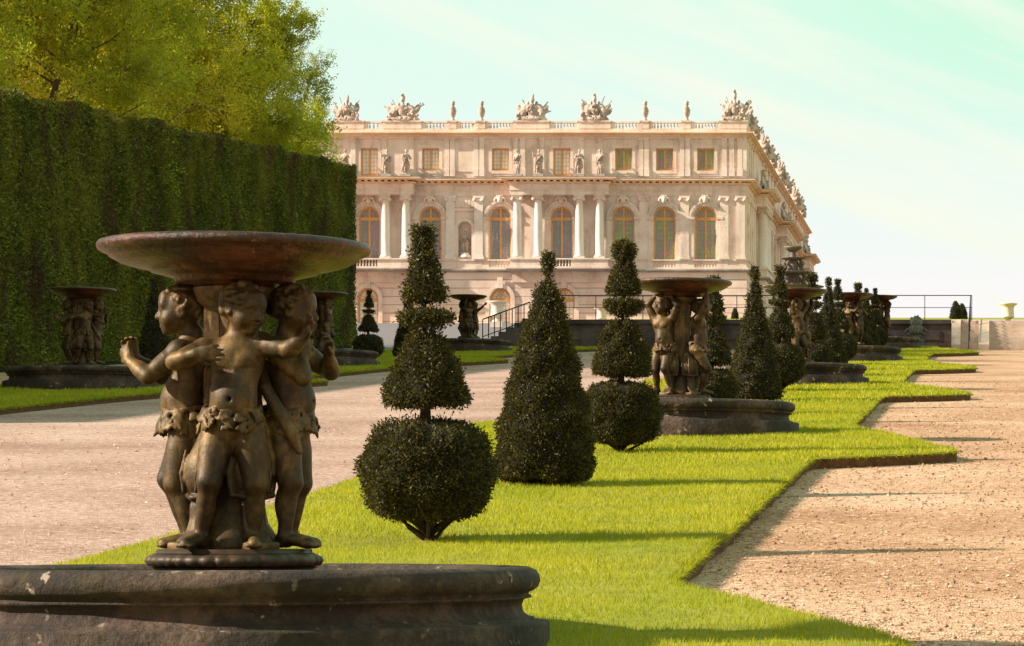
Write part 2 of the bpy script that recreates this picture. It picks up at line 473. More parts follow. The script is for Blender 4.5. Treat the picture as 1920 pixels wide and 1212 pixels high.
# ------------------------------------------------------------------ sculpting with smooth-blended volumes
class Sculpt:
    def __init__(s, lo, hi, vox):
        s.lo = np.array(lo, float); s.vox = vox
        s.n = np.ceil((np.array(hi, float) - s.lo) / vox).astype(int) + 1
        s.d = np.full(s.n, 1.0, np.float32)
        s.ax = [s.lo[i] + vox * np.arange(s.n[i]) for i in range(3)]

    def _win(s, lo, hi, m):
        a = np.clip(np.floor((np.array(lo) - m - s.lo) / s.vox).astype(int), 0, s.n - 1)
        b = np.clip(np.ceil((np.array(hi) + m - s.lo) / s.vox).astype(int) + 1, 1, s.n)
        if (b <= a).any(): return None
        sl_ = tuple(slice(a[i], b[i]) for i in range(3))
        G = np.meshgrid(*[s.ax[i][sl_[i]] for i in range(3)], indexing='ij', sparse=True)
        return sl_, G

    def _blend(s, sl_, d, k, sub):
        a = s.d[sl_]
        if sub:
            d = -d
            h = np.maximum(k - np.abs(a - d), 0) / k if k > 0 else 0
            s.d[sl_] = np.maximum(a, d) + h * h * k * 0.25
        else:
            h = np.maximum(k - np.abs(a - d), 0) / k if k > 0 else 0
            s.d[sl_] = np.minimum(a, d) - h * h * k * 0.25

    def cap(s, a, b, ra, rb=None, k=0.02, sub=False):
        rb = ra if rb is None else rb
        a = np.array(a, float); b = np.array(b, float); rm = max(ra, rb)
        w = s._win(np.minimum(a, b) - rm, np.maximum(a, b) + rm, k + 3 * s.vox)
        if w is None: return
        sl_, G = w
        ab = b - a; L2 = max(float(ab @ ab), 1e-12)
        t = np.clip(((G[0] - a[0]) * ab[0] + (G[1] - a[1]) * ab[1] + (G[2] - a[2]) * ab[2]) / L2, 0, 1)
        d = np.sqrt((G[0] - a[0] - t * ab[0]) ** 2 + (G[1] - a[1] - t * ab[1]) ** 2 + (G[2] - a[2] - t * ab[2]) ** 2) - (ra + (rb - ra) * t)
        s._blend(sl_, d.astype(np.float32), k, sub)

    def ell(s, c, r, k=0.02, B=None, sub=False):
        """ellipsoid; B = 3 axis vectors (rows)"""
        c = np.array(c, float); r = np.array(r, float) if not isinstance(r, (int, float)) else np.array([r] * 3, float)
        B = np.eye(3) if B is None else np.array([np.array(q, float) / np.linalg.norm(q) for q in B])
        ext = np.sqrt(((B * r[:, None]) ** 2).sum(0))
        w = s._win(c - ext, c + ext, k + 3 * s.vox)
        if w is None: return
        sl_, G = w
        q = [((G[0] - c[0]) * B[i, 0] + (G[1] - c[1]) * B[i, 1] + (G[2] - c[2]) * B[i, 2]) for i in range(3)]
        k0 = np.sqrt(sum((q[i] / r[i]) ** 2 for i in range(3)))
        k1 = np.sqrt(sum((q[i] / r[i] ** 2) ** 2 for i in range(3))) + 1e-9
        d = k0 * (k0 - 1) / k1
        s._blend(sl_, d.astype(np.float32), k, sub)

    def boxy(s, c, h, k=0.02, B=None, rnd=0.01, sub=False):
        c = np.array(c, float); h = np.array(h, float)
        B = np.eye(3) if B is None else np.array([np.array(q, float) / np.linalg.norm(q) for q in B])
        ext = (np.abs(B) * h[:, None]).sum(0) + rnd
        w = s._win(c - ext, c + ext, k + 3 * s.vox)
        if w is None: return
        sl_, G = w
        q = [np.abs((G[0] - c[0]) * B[i, 0] + (G[1] - c[1]) * B[i, 1] + (G[2] - c[2]) * B[i, 2]) - h[i] for i in range(3)]
        d = np.sqrt(sum(np.maximum(x, 0) ** 2 for x in q)) + np.minimum(np.maximum(np.maximum(q[0], q[1]), q[2]), 0) - rnd
        s._blend(sl_, d.astype(np.float32), k, sub)

    def path(s, pts, rad, k=0.02, sub=False):
        rad = [rad] * len(pts) if isinstance(rad, (int, float)) else rad
        for i in range(len(pts) - 1):
            s.cap(pts[i], pts[i + 1], rad[i], rad[i + 1], k, sub)

    def mesh(s, name, relax=1):
        d = s.d
        for ax in range(3):
            sl0 = [slice(None)] * 3; sl0[ax] = 0; d[tuple(sl0)] = np.maximum(d[tuple(sl0)], 0.01)
            sl0[ax] = -1; d[tuple(sl0)] = np.maximum(d[tuple(sl0)], 0.01)
        ins = d < 0
        n = np.array(d.shape)
        cn = n - 1
        corners = [(i, j, k) for i in (0, 1) for j in (0, 1) for k in (0, 1)]
        cnt = np.zeros(cn, np.int8)
        for c in corners:
            cnt += ins[c[0]:c[0] + cn[0], c[1]:c[1] + cn[1], c[2]:c[2] + cn[2]]
        act = (cnt > 0) & (cnt < 8)
        idx = np.argwhere(act)
        vid = np.full(cn, -1, np.int64); vid[act] = np.arange(len(idx))
        acc = np.zeros((len(idx), 3)); num = np.zeros(len(idx))
        val = {c: d[idx[:, 0] + c[0], idx[:, 1] + c[1], idx[:, 2] + c[2]].astype(float) for c in corners}
        for c in corners:
            for ax in range(3):
                if c[ax] == 0:
                    e = list(c); e[ax] = 1; e = tuple(e)
                    va, vb = val[c], val[e]
                    m = (va < 0) != (vb < 0)
                    t = np.where(m, va / np.where(m, va - vb, 1), 0)
                    p = np.array(c, float)[None, :].repeat(len(idx), 0); p[:, ax] += t
                    acc[m] += p[m]; num[m] += 1
        P = (idx + acc / num[:, None]) * s.vox + s.lo
        faces = []
        for ax in range(3):
            o1, o2 = (ax + 1) % 3, (ax + 2) % 3
            a = [slice(None)] * 3; b = [slice(None)] * 3
            a[ax] = slice(0, -1); b[ax] = slice(1, None)
            ch = ins[tuple(a)] != ins[tuple(b)]
            E = np.argwhere(ch)
            E = E[(E[:, o1] > 0) & (E[:, o2] > 0) & (E[:, o1] < n[o1] - 1) & (E[:, o2] < n[o2] - 1)]
            q = []
            for s1, s2 in ((-1, -1), (0, -1), (0, 0), (-1, 0)):
                I = E.copy(); I[:, o1] += s1; I[:, o2] += s2
                q.append(vid[I[:, 0], I[:, 1], I[:, 2]])
            Q = np.stack(q, 1)
            fl = ~ins[E[:, 0], E[:, 1], E[:, 2]]
            Q[fl] = Q[fl][:, ::-1]
            faces.append(Q)
        Q = np.concatenate(faces)
        for _ in range(relax):
            sm = np.zeros_like(P); ct = np.zeros(len(P))
            for i in range(4):
                a_, b_ = Q[:, i], Q[:, (i + 1) % 4]
                for dim in range(3):
                    sm[:, dim] += np.bincount(a_, P[b_, dim], len(P)) + np.bincount(b_, P[a_, dim], len(P))
                ct += np.bincount(a_, minlength=len(P)) + np.bincount(b_, minlength=len(P))
            P = P * 0.5 + 0.5 * sm / np.maximum(ct, 1)[:, None]
        return np_mesh(name, P, Q, True)


def nrm(v):
    v = np.array(v, float); return v / (np.linalg.norm(v) + 1e-12)


def add_hand(S, wrist, d, n, curl=0.7, sc=1.0, thumb=1):
    """five-fingered hand: d points along the palm, n is the palm normal (fingers curl towards n)"""
    d = nrm(d); n = np.array(n, float); n = nrm(n - d * (n @ d)); t = np.cross(d, n)
    w = np.array(wrist, float)
    S.ell(w + d * 0.042 * sc, (0.046 * sc, 0.040 * sc, 0.021 * sc), 0.015, B=(d, t, n))
    for i, (o, L) in enumerate(((-0.030, 0.040), (-0.010, 0.050), (0.010, 0.047), (0.029, 0.036))):
        p = w + d * (0.076 - abs(o) * 0.25) * sc + t * o * sc
        a = curl * (0.75 + 0.12 * i)
        for seg in range(3):
            ang = a * (seg + 0.6)
            dd = d * math.cos(ang) + n * math.sin(ang) + t * (o * 3.5)
            q = p + nrm(dd) * L * sc * (0.55 if seg == 0 else 0.42)
            S.cap(p, q, 0.0105 * sc * (1 - 0.08 * seg), 0.0098 * sc * (1 - 0.1 * seg), 0.004)
            p = q
    b = w + d * 0.022 * sc + t * 0.032 * sc * thumb
    q = b + nrm(d * 0.6 + t * 0.65 * thumb + n * 0.45) * 0.034 * sc
    S.cap(b, q, 0.0135 * sc, 0.012 * sc, 0.008)
    S.cap(q, q + nrm(d * 0.85 + n * 0.5 - t * 0.1 * thumb) * 0.03 * sc, 0.0115 * sc, 0.0095 * sc, 0.004)


def add_head(S, hc, fwd, up=(0, 0, 1), seed=1, sc=1.0, curls=70):
    f = nrm(fwd); u = np.array(up, float); u = nrm(u - f * (u @ f)); s_ = np.cross(f, u)
    hc = np.array(hc, float)
    P = lambda a, b, c: hc + (s_ * a + f * b + u * c) * sc
    S.ell(P(0, -0.012, 0.022), np.array((0.102, 0.118, 0.106)) * sc, 0.02, B=(s_, f, u))
    S.ell(P(0, 0.030, -0.038), np.array((0.082, 0.082, 0.082)) * sc, 0.03, B=(s_, f, u))
    for q in (-1, 1):
        S.ell(P(0.045 * q, 0.062, -0.048), 0.042 * sc, 0.02)
    S.ell(P(0, 0.072, -0.105), 0.029 * sc, 0.025)
    S.cap(P(-0.05, 0.092, 0.028), P(0.05, 0.092, 0.028), 0.020 * sc, None, 0.018)
    S.ell(P(0, 0.085, 0.065), np.array((0.06, 0.03, 0.045)) * sc, 0.03, B=(s_, f, u))
    for q in (-1, 1):
        S.ell(P(0.041 * q, 0.118, 0.0), 0.021 * sc, 0.012, sub=True)
        S.ell(P(0.039 * q, 0.092, -0.001), 0.018 * sc, 0.004)
        S.cap(P(0.024 * q, 0.107, 0.012), P(0.056 * q, 0.097, 0.010), 0.0055 * sc, None, 0.004)
    S.cap(P(0, 0.104, 0.008), P(0, 0.124, -0.034), 0.010 * sc, 0.0165 * sc, 0.010)
    for q in (-1, 1):
        S.ell(P(0.013 * q, 0.114, -0.040), 0.010 * sc, 0.006)
    S.ell(P(0, 0.104, -0.066), np.array((0.026, 0.013, 0.010)) * sc, 0.006, B=(s_, f, u))
    S.ell(P(0, 0.101, -0.084), np.array((0.021, 0.013, 0.010)) * sc, 0.006, B=(s_, f, u))
    S.cap(P(-0.024, 0.112, -0.0755), P(0.024, 0.112, -0.0755), 0.0045 * sc, None, 0.004, sub=True)
    for q in (-1, 1):
        S.ell(P(0.099 * q, -0.005, -0.012), np.array((0.015, 0.026, 0.036)) * sc, 0.006, B=(s_, f, u))
        S.ell(P(0.112 * q, 0.002, -0.010), np.array((0.008, 0.013, 0.019)) * sc, 0.005, B=(s_, f, u), sub=True)
    rg = np.random.default_rng(seed)
    done = 0
    while done < curls:
        v = nrm(rg.normal(size=3))
        if v[1] > 0.45 and v[2] < 0.62: continue
        if v[2] < -0.55: continue
        if abs(v[0]) > 0.75 and v[2] < 0.1 and v[1] > -0.35: continue
        c = P(v[0] * 0.108, -0.012 + v[1] * 0.122, 0.022 + v[2] * 0.112)
        r = rg.uniform(0.016, 0.029) * sc
        w = nrm(np.cross(v, rg.normal(size=3)))
        wv = s_ * w[0] + f * w[1] + u * w[2]
        S.cap(c - wv * r * 0.9, c + wv * r * 0.9, r * 0.72, r * 0.5, 0.006)
        done += 1


HIP, KNEE = 0.60, 0.32


def putto_mesh(pose, vox, seed):
    """chubby child figure facing -Y, feet on z=0, 1.29 m tall; returns body mesh, leaf skirt mesh"""
    S = Sculpt((-0.50, -0.46, -0.02), (0.50, 0.34, 1.48), vox)
    g = pose.get
    lean = np.array(g('lean', (0, 0)), float)     # sideways and forward shift of the shoulders
    pel = np.array((g('hipx', 0.0), 0.0, 0.62))
    bel = np.array((g('hipx', 0.0) * 0.7 + lean[0] * 0.3, -0.015 - lean[1] * 0.3, 0.745))
    che = np.array((lean[0] * 0.85, 0.0 - lean[1] * 0.8, 0.90))
    neck = np.array((lean[0], 0.005 - lean[1], 1.0))
    S.ell(pel + (0, 0.01, 0.0), (0.122, 0.100, 0.115), 0.03)
    S.ell(bel, (0.112, 0.105, 0.140), 0.05)
    S.ell(bel + (0, -0.052, -0.035), (0.078, 0.070, 0.085), 0.05)
    S.ell(che, (0.122, 0.092, 0.128), 0.05)
    for q in (-1, 1):
        S.ell(che + (0.055 * q, -0.060, 0.012), (0.052, 0.032, 0.042), 0.025)
        S.ell(pel + (0.058 * q, 0.066, -0.045), (0.068, 0.066, 0.076), 0.025)
        S.ell(che + (0.065 * q, 0.066, 0.02), (0.050, 0.030, 0.075), 0.025)
    S.cap(bel + (0, -0.128, -0.03), bel + (0, -0.105, -0.03), 0.009, None, 0.010, sub=True)
    S.cap(che + (0, 0.104, 0.08), pel + (0, 0.108, 0.05), 0.012, 0.016, 0.025, sub=True)
    S.cap(che + (0, -0.098, 0.03), bel + (0, -0.12, 0.09), 0.006, 0.006, 0.02, sub=True)
    for q in (-1, 1):
        S.cap(pel + (0.03 * q, -0.105, -0.075), pel + (0.115 * q, -0.06, 0.01), 0.007, None, 0.015, sub=True)
        S.cap(che + (0.02 * q, -0.098, -0.045), che + (0.10 * q, -0.07, -0.035), 0.006, None, 0.015, sub=True)
    S.cap(che + (0, 0, 0.07), neck + (0, 0, 0.05), 0.072, 0.050, 0.04)
    # legs
    for q, key in ((-1, 'legR'), (1, 'legL')):
        hip, kn, an, toe = [np.array(p, float) for p in g(key, ((0.078 * q, 0, HIP - 0.02), (0.085 * q, -0.035, KNEE), (0.085 * q, 0.015, 0.065), (0.10 * q, -0.12, 0.025)))]
        hip[0] *= 0.9
        S.cap(hip, kn, 0.084, 0.053, 0.04)
        S.cap(hip * 0.6 + kn * 0.4, kn, 0.073, 0.054, 0.03)
        S.ell(kn + (0, -0.022, 0.005), (0.040, 0.035, 0.042), 0.02)
        S.cap(kn, an, 0.048, 0.033, 0.02)
        S.ell(kn * 0.6 + an * 0.4 + np.array((0, 0.022, 0)), (0.041, 0.044, 0.085), 0.025)
        S.cap(kn * 0.92 + an * 0.08 + np.array((-0.02, 0.058, 0)), kn * 0.92 + an * 0.08 + np.array((0.02, 0.058, 0)), 0.006, None, 0.01, sub=True)
        S.cap(kn + np.array((-0.03, -0.06, -0.04)), kn + np.array((0.03, -0.06, -0.04)), 0.005, None, 0.01, sub=True)
        fd = nrm((toe - an) * (1, 1, 0)); sd = np.array((-fd[1], fd[0], 0))
        heel = an - fd * 0.020; heel[2] = an[2] - 0.030
        S.ell(heel, (0.032, 0.032, 0.033), 0.015)
        for e in (-1, 1): S.ell(an + sd * 0.028 * e + (0, 0, 0.004), 0.013, 0.012)
        S.cap(an + (0, 0, -0.015), toe + (0, 0, 0.004), 0.034, 0.024, 0.02)
        S.ell(toe - fd * 0.02 - (0, 0, 0.004), (0.037, 0.042, 0.020), 0.015)
        for j in range(5):
            b = toe + sd * (j - 2) * 0.0155 + fd * (0.012 - 0.004 * abs(j - 1.5))
            S.cap(b - fd * 0.012 - (0, 0, 0.004), b + fd * 0.008 - (0, 0, 0.009), 0.0115 if j not in (0, 4) else 0.0105, 0.0105, 0.003)
    # arms
    for q, key in ((-1, 'armR'), (1, 'armL')):
        a = g(key)
        sh, el, wr = [np.array(p, float) for p in a[:3]]
        sh[0] *= 0.92
        S.ell(sh, 0.054, 0.04)
        S.cap(che * 0.5 + neck * 0.5 + np.array((0.06 * q, 0, 0)), sh, 0.062, 0.050, 0.04)
        S.cap(sh, el, 0.049, 0.038, 0.025)
        S.cap(sh * 0.6 + el * 0.4, sh * 0.4 + el * 0.6, 0.050, 0.046, 0.02)
        S.ell(el, 0.037, 0.015)
        S.cap(el, wr, 0.038, 0.027, 0.015)
        S.cap(el * 0.78 + wr * 0.22, el * 0.5 + wr * 0.5, 0.042, 0.037, 0.015)
        add_hand(S, wr, a[3], a[4], g(key + '_curl', 0.6), 0.98, q)
    hd = np.array(g('head', (0, -0.02, 1.148)), float) + (0, 0, 0.012)
    S.cap(neck + (0, 0, 0.0), hd + (0, 0.02, -0.06), 0.050, 0.050, 0.03)
    add_head(S, hd, g('face', (0, -1, 0)), g('hup', (0, 0, 1)), seed, 0.90)
    body = S.mesh('cherub_body', 2)
    # belt of leaves round the hips
    K = Sculpt((-0.28, -0.30, 0.42), (0.28, 0.28, 0.80), max(vox * 1.15, 0.0065))
    rg = np.random.default_rng(seed + 50)
    for ring in range(2):
        m = 21
        for i in range(m):
            th = 2 * math.pi * (i + 0.5 * ring + rg.uniform(-0.2, 0.2)) / m
            o = np.array((math.cos(th), math.sin(th), 0))
            c = pel + o * (0.136 * abs(math.cos(th)) ** 2 + 0.120 * math.sin(th) ** 2 + 0.012 * ring) + np.array((0, -0.004, 0.035 - 0.045 * ring + rg.uniform(-0.015, 0.015)))
            dn = nrm(np.array((rg.normal() * 0.4, rg.normal() * 0.4, -1.0)) + o * rg.uniform(-0.05, 0.25))
            tt = nrm(np.cross(dn, o)); nn = np.cross(dn, tt)
            K.ell(c + dn * 0.02, (0.040, 0.021, 0.0095), 0.004, B=(dn, tt, nn))
            K.ell(c + dn * 0.035 + tt * 0.018, (0.022, 0.012, 0.008), 0.004, B=(nrm(dn + tt * 0.6), nrm(tt - dn * 0.6), nn))
            K.ell(c + dn * 0.035 - tt * 0.018, (0.022, 0.012, 0.008), 0.004, B=(nrm(dn - tt * 0.6), nrm(tt + dn * 0.6), nn))
    for i in range(28):
        th = 2 * math.pi * i / 28; t2 = 2 * math.pi * (i + 1) / 28
        K.cap(pel + (0.130 * math.cos(th), 0.112 * math.sin(th), 0.055 + 0.012 * math.sin(3 * th)), pel + (0.130 * math.cos(t2), 0.112 * math.sin(t2), 0.055 + 0.012 * math.sin(3 * t2)), 0.014, None, 0.006)
    return body, K.mesh('leaf_skirt', 0)


def drape_mesh(paths, vox):
    """cloth of overlapping folds following paths of (point, radius)"""
    P = np.array([p for path in paths for p, r in path], float)
    S = Sculpt(P.min(0) - 0.09, P.max(0) + 0.09, vox)
    for path in paths:
        for (a, ra), (b, rb) in zip(path[:-1], path[1:]):
            S.cap(a, b, ra, rb, 0.012)
    return S.mesh('drapery', 1)


# poses (figure faces -Y; +X is the figure's left hand)
POSE_A = dict(
    armL=((0.150, -0.02, 0.955), (0.165, -0.165, 0.835), (0.075, -0.27, 0.915), (-0.45, -0.35, 0.75), (-0.7, 0.5, 0.1)),
    armR=((-0.150, -0.02, 0.965), (-0.150, -0.155, 0.85), (-0.03, -0.265, 0.935), (0.35, -0.25, 0.85), (0.8, 0.4, 0.0)),
    legL=((0.078, 0, 0.58), (0.085, -0.045, 0.32), (0.075, 0.03, 0.065), (0.085, -0.105, 0.025)),
    legR=((-0.078, 0, 0.58), (-0.085, -0.10, 0.34), (-0.085, -0.01, 0.065), (-0.10, -0.14, 0.025)),
    face=(0.14, -1, 0.0), head=(0.0, -0.035, 1.15), lean=(0.0, -0.02), armL_curl=0.75, armR_curl=0.6)
POSE_B = dict(
    armR=((-0.150, -0.01, 0.955), (-0.265, -0.105, 0.895), (-0.155, -0.170, 0.930), (0.95, -0.15, 0.05), (0.1, 1.0, 0.0)),
    armL=((0.140, 0.0, 0.985), (0.275, -0.10, 0.955), (0.345, -0.12, 1.01), (0.45, -0.1, 0.85), (-0.6, -0.5, 0.3)),
    legR=((-0.082, 0, 0.58), (-0.105, -0.08, 0.325), (-0.155, -0.03, 0.065), (-0.205, -0.155, 0.025)),
    legL=((0.078, 0, 0.58), (0.105, -0.02, 0.32), (0.085, 0.04, 0.065), (0.11, -0.10, 0.025)),
    face=(0.85, -0.7, -0.25), head=(0.05, -0.03, 1.145), lean=(0.02, 0.0), hipx=-0.01, armR_curl=0.35, armL_curl=0.5)
POSE_C = dict(
    armR=((-0.150, -0.02, 0.945), (-0.175, -0.155, 0.825), (-0.14, -0.135, 0.925), (0.25, -0.15, 0.95), (0.6, 0.6, 0.0)),
    armL=((0.150, -0.02, 0.965), (0.165, -0.16, 0.87), (0.06, -0.19, 0.95), (-0.4, -0.25, 0.85), (-0.7, 0.5, 0.1)),
    legR=((-0.078, 0, 0.58), (-0.09, -0.055, 0.32), (-0.08, -0.02, 0.065), (-0.085, -0.16, 0.025)),
    legL=((0.078, 0, 0.58), (0.085, -0.03, 0.32), (0.085, 0.02, 0.065), (0.10, -0.11, 0.025)),
    face=(0.15, -1, -0.05), head=(0.0, -0.035, 1.15), armR_curl=0.55)
POSE_P = dict(
    armR=((-0.140, -0.01, 0.995), (-0.205, -0.05, 1.17), (-0.115, -0.03, 1.285), (0.8, 0.15, 0.25), (0.3, 0.2, -0.9)),
    armL=((0.140, -0.01, 1.0), (0.215, -0.06, 1.165), (0.125, -0.06, 1.275), (-0.85, 0.15, 0.15), (-0.3, 0.2, -0.9)),
    legR=((-0.085, 0, 0.58), (-0.10, -0.05, 0.32), (-0.10, 0.02, 0.065), (-0.13, -0.11, 0.025)),
    legL=((0.085, 0, 0.58), (0.06, -0.11, 0.34), (0.115, -0.01, 0.065), (0.14, -0.14, 0.025)),
    face=(-0.45, -1, 0.18), head=(-0.01, -0.02, 1.15), hipx=0.02, lean=(-0.02, 0.02))
POSE_Q = dict(
    armR=((-0.135, -0.02, 1.0), (-0.185, -0.12, 1.17), (-0.135, -0.14, 1.335), (0.1, 0.0, 1.0), (0.2, -0.9, 0.2)),
    armL=((0.135, -0.02, 1.0), (0.185, -0.10, 1.18), (0.13, -0.12, 1.340), (-0.1, 0.0, 1.0), (-0.2, -0.9, 0.2)),
    legR=((-0.085, 0, 0.58), (-0.08, -0.14, 0.345), (-0.02, -0.07, 0.075), (-0.02, -0.20, 0.03)),
    legL=((0.085, 0, 0.58), (0.09, -0.03, 0.32), (0.085, 0.03, 0.065), (0.10, -0.10, 0.025)),
    face=(0.1, -1, 0.12), head=(0.0, -0.07, 1.12), lean=(0.0, 0.05))
POSE_R = dict(
    armR=((-0.150, -0.01, 0.975), (-0.29, -0.04, 1.06), (-0.40, -0.06, 1.16), (-0.7, -0.1, 0.7), (0.1, -0.9, 0.2)),
    armL=((0.140, -0.02, 1.0), (0.20, -0.08, 1.17), (0.14, -0.10, 1.325), (-0.1, 0.0, 1.0), (-0.2, -0.9, 0.2)),
    legR=((-0.082, 0, 0.58), (-0.10, -0.04, 0.32), (-0.10, 0.03, 0.065), (-0.13, -0.10, 0.025)),
    legL=((0.082, 0, 0.58), (0.10, -0.09, 0.335), (0.10, 0.0, 0.065), (0.13, -0.13, 0.025)),
    face=(-0.3, -1, 0.0), head=(0.0, -0.03, 1.14))

FOOT_Z = 0.475      # feet above the lawn at the fountain
BOWL = [(0.0, 1.745), (0.19, 1.745), (0.20, 1.762), (0.265, 1.768), (0.285, 1.778), (0.292, 1.800), (0.335, 1.812), (0.40, 1.830), (0.412, 1.846), (0.48, 1.858), (0.545, 1.880), (0.595, 1.912), (0.604, 1.930),
        (0.628, 1.936), (0.645, 1.948), (0.653, 1.965), (0.651, 1.982), (0.642, 1.994), (0.625, 1.999), (0.60, 1.990), (0.45, 1.925), (0.25, 1.885), (0.0, 1.875)]


def bowl_mesh():
    P = [(r, 1.745 + (z - 1.745) * 0.875) for r, z in BOWL]
    mb = MB(); mb.lathe(P, 96, closed=True); return mb.mesh('bowl')


def column_mesh():
    mb = MB()
    mb.lathe([(0.20, FOOT_Z), (0.21, 0.52), (0.16, 0.60), (0.13, 0.75), (0.12, 1.2), (0.115, 1.5), (0.135, 1.60), (0.13, 1.64), (0.18, 1.68), (0.20, 1.744)], 32)
    for a in (R(200), R(240), R(320), R(80)):
        c, s_ = math.cos(a) * 0.115, math.sin(a) * 0.115
        mb.box(c - 0.028, c + 0.028, s_ - 0.022, s_ + 0.022, 0.9, 1.66)
        mb.box(c - 0.011, c + 0.011, s_ - 0.030, s_ - 0.022, 0.95, 1.62)
    return mb.mesh('column')


def plinth_mesh():
    mb = MB()
    mb.lathe([(0.30, 0.10), (0.36, 0.36), (0.385, 0.38), (0.40, 0.385)], 48)
    n = 96
    prof = [(0.36, 0.383), (0.405, 0.393), (0.42, 0.415), (0.412, 0.435), (0.385, 0.45)]
    mb.lathe(prof, n * 2, wob=lambda a, j: (0.035 * abs(math.sin(a * 18)) ** 0.6 - 0.02) if 0 < j < 4 else 0)
    mb.lathe([(0.385, 0.452), (0.372, 0.456), (0.368, FOOT_Z - 0.002), (0.1, FOOT_Z)], 48)
    return mb.mesh('plinth')


def console_mesh():
    """reeded scroll with a swelling shell above it, facing -Y"""
    S = Sculpt((-0.16, -0.36, 0.46), (0.16, 0.0, 1.12), 0.0085)
    for j in range(5):
        x = (j - 2) * 0.023
        S.path([(x, -0.31, 0.485), (x, -0.285, 0.515), (x, -0.235, 0.56), (x, -0.215, 0.62), (x, -0.215, 0.68), (x, -0.20, 0.72)], 0.0135, 0.003)
    S.boxy((0, -0.27, 0.487), (0.07, 0.06, 0.012), 0.004)
    S.ell((0, -0.17, 0.84), (0.115, 0.10, 0.145), 0.02)
    S.ell((0, -0.14, 0.95), (0.08, 0.075, 0.12), 0.03)
    for q in (-1, 1):
        S.path([(0.105 * q, -0.19, 0.76), (0.122 * q, -0.19, 0.84), (0.105 * q, -0.19, 0.93), (0.07 * q, -0.18, 1.01)], [0.018, 0.016, 0.014, 0.012], 0.004)
        S.path([(0.05 * q, -0.262, 0.75), (0.062 * q, -0.268, 0.84), (0.05 * q, -0.245, 0.95)], 0.010, 0.004)
    S.path([(-0.105, -0.2, 0.735), (0, -0.25, 0.72), (0.105, -0.2, 0.735)], 0.016, 0.004)
    return S.mesh('scroll_console', 1)


ME = {}
for nm, ps, vx, sd in (('A', POSE_A, 0.0068, 3), ('B', POSE_B, 0.0068, 5), ('C', POSE_C, 0.0068, 8), ('P', POSE_P, 0.0095, 11), ('Q', POSE_Q, 0.0095, 14), ('R', POSE_R, 0.0095, 17)):
    ME[nm] = putto_mesh(ps, vx, sd)
ME['bowl'] = bowl_mesh(); ME['col'] = column_mesh(); ME['plinth'] = plinth_mesh(); ME['console'] = console_mesh()
ME['drapeC'] = drape_mesh([[((-0.02, 0.10, 0.98), 0.03), ((-0.13, 0.09, 0.90), 0.03), ((-0.17, 0.04, 0.78), 0.03), ((-0.165, -0.03, 0.66), 0.034), ((-0.16, -0.09, 0.56), 0.03), ((-0.14, -0.12, 0.47), 0.018)],
                           [((0.03, 0.12, 0.95), 0.03), ((-0.07, 0.13, 0.84), 0.03), ((-0.13, 0.11, 0.70), 0.034), ((-0.15, 0.05, 0.56), 0.036), ((-0.15, 0.02, 0.44), 0.026), ((-0.15, 0.01, 0.36), 0.016)],
                           [((-0.10, 0.14, 0.86), 0.03), ((-0.14, 0.13, 0.70), 0.03), ((-0.14, 0.12, 0.55), 0.034), ((-0.13, 0.10, 0.40), 0.030), ((-0.13, 0.09, 0.31), 0.018)],
                           [((-0.05, 0.15, 0.80), 0.03), ((-0.06, 0.16, 0.65), 0.034), ((-0.07, 0.15, 0.50), 0.036), ((-0.07, 0.14, 0.36), 0.024)]], 0.0085)
ME['drapeA'] = drape_mesh([[((0.02, 0.12, 0.97), 0.026), ((0.10, 0.13, 0.86), 0.03), ((0.13, 0.12, 0.72), 0.028), ((0.12, 0.12, 0.58), 0.03), ((0.12, 0.13, 0.44), 0.018)],
                           [((-0.03, 0.12, 0.95), 0.026), ((0.04, 0.15, 0.82), 0.03), ((0.07, 0.15, 0.66), 0.03), ((0.06, 0.15, 0.48), 0.022)]], 0.0085)

# figure placement: (pose key, x, y, rz) inside a fountain; rz turns the figure from facing -Y
GROUP_1 = (('A', -0.235, 0.03, R(-84)), ('B', 0.05, -0.215, R(4)), ('C', 0.25, 0.02, R(80)))
GROUP_2 = (('P', -0.22, -0.13, R(-18)), ('Q', 0.19, -0.06, R(96)), ('R', -0.04, 0.24, R(-150)))


def make_fountain(groupdef, mats):
    root = empty('cherub_fountain')
    link('plinth', ME['plinth'], M['bronze_dark'], root)
    link('column', ME['col'], M['bronze'], root)
    link('bowl', ME['bowl'], M['marble'], root)
    for k, a in enumerate((R(-40), R(38), R(180))):
        link('scroll_console', ME['console'], M['bronze'], root, rz=a)
    for key, x, y, rz in groupdef:
        b = link('cherub_figure', ME[key][0], M['bronze'], root, (x, y, FOOT_Z), rz)
        link('leaf_skirt', ME[key][1], M['bronze'], b)
        if key in ('A', 'C'):
            link('drapery', ME['drape' + key], M['bronze'], b)
    return root


BASIN = [(0.0, 0.12), (1.22, 0.12), (1.24, 0.30), (1.26, 0.365), (1.285, 0.385), (1.36, 0.398), (1.42, 0.395), (1.455, 0.380), (1.472, 0.355), (1.475, 0.325), (1.465, 0.298), (1.445, 0.280), (1.42, 0.270),
         (1.418, 0.258), (1.432, 0.254), (1.432, 0.244), (1.395, 0.236), (1.385, 0.205), (1.395, 0.172), (1.425, 0.150), (1.445, 0.147), (1.447, 0.137), (1.515, 0.128), (1.522, 0.118), (1.522, -0.16), (1.50, -0.22)]


def basin_mesh():
    mb = MB()
    mb.lathe(BASIN, 160, closed=True, wob=lambda a, j: 0.0025 * math.sin(9 * a + j) * math.sin(23 * a) if j > 3 else 0)
    return mb.mesh('fountain_basin')


ME['basin'] = basin_mesh()

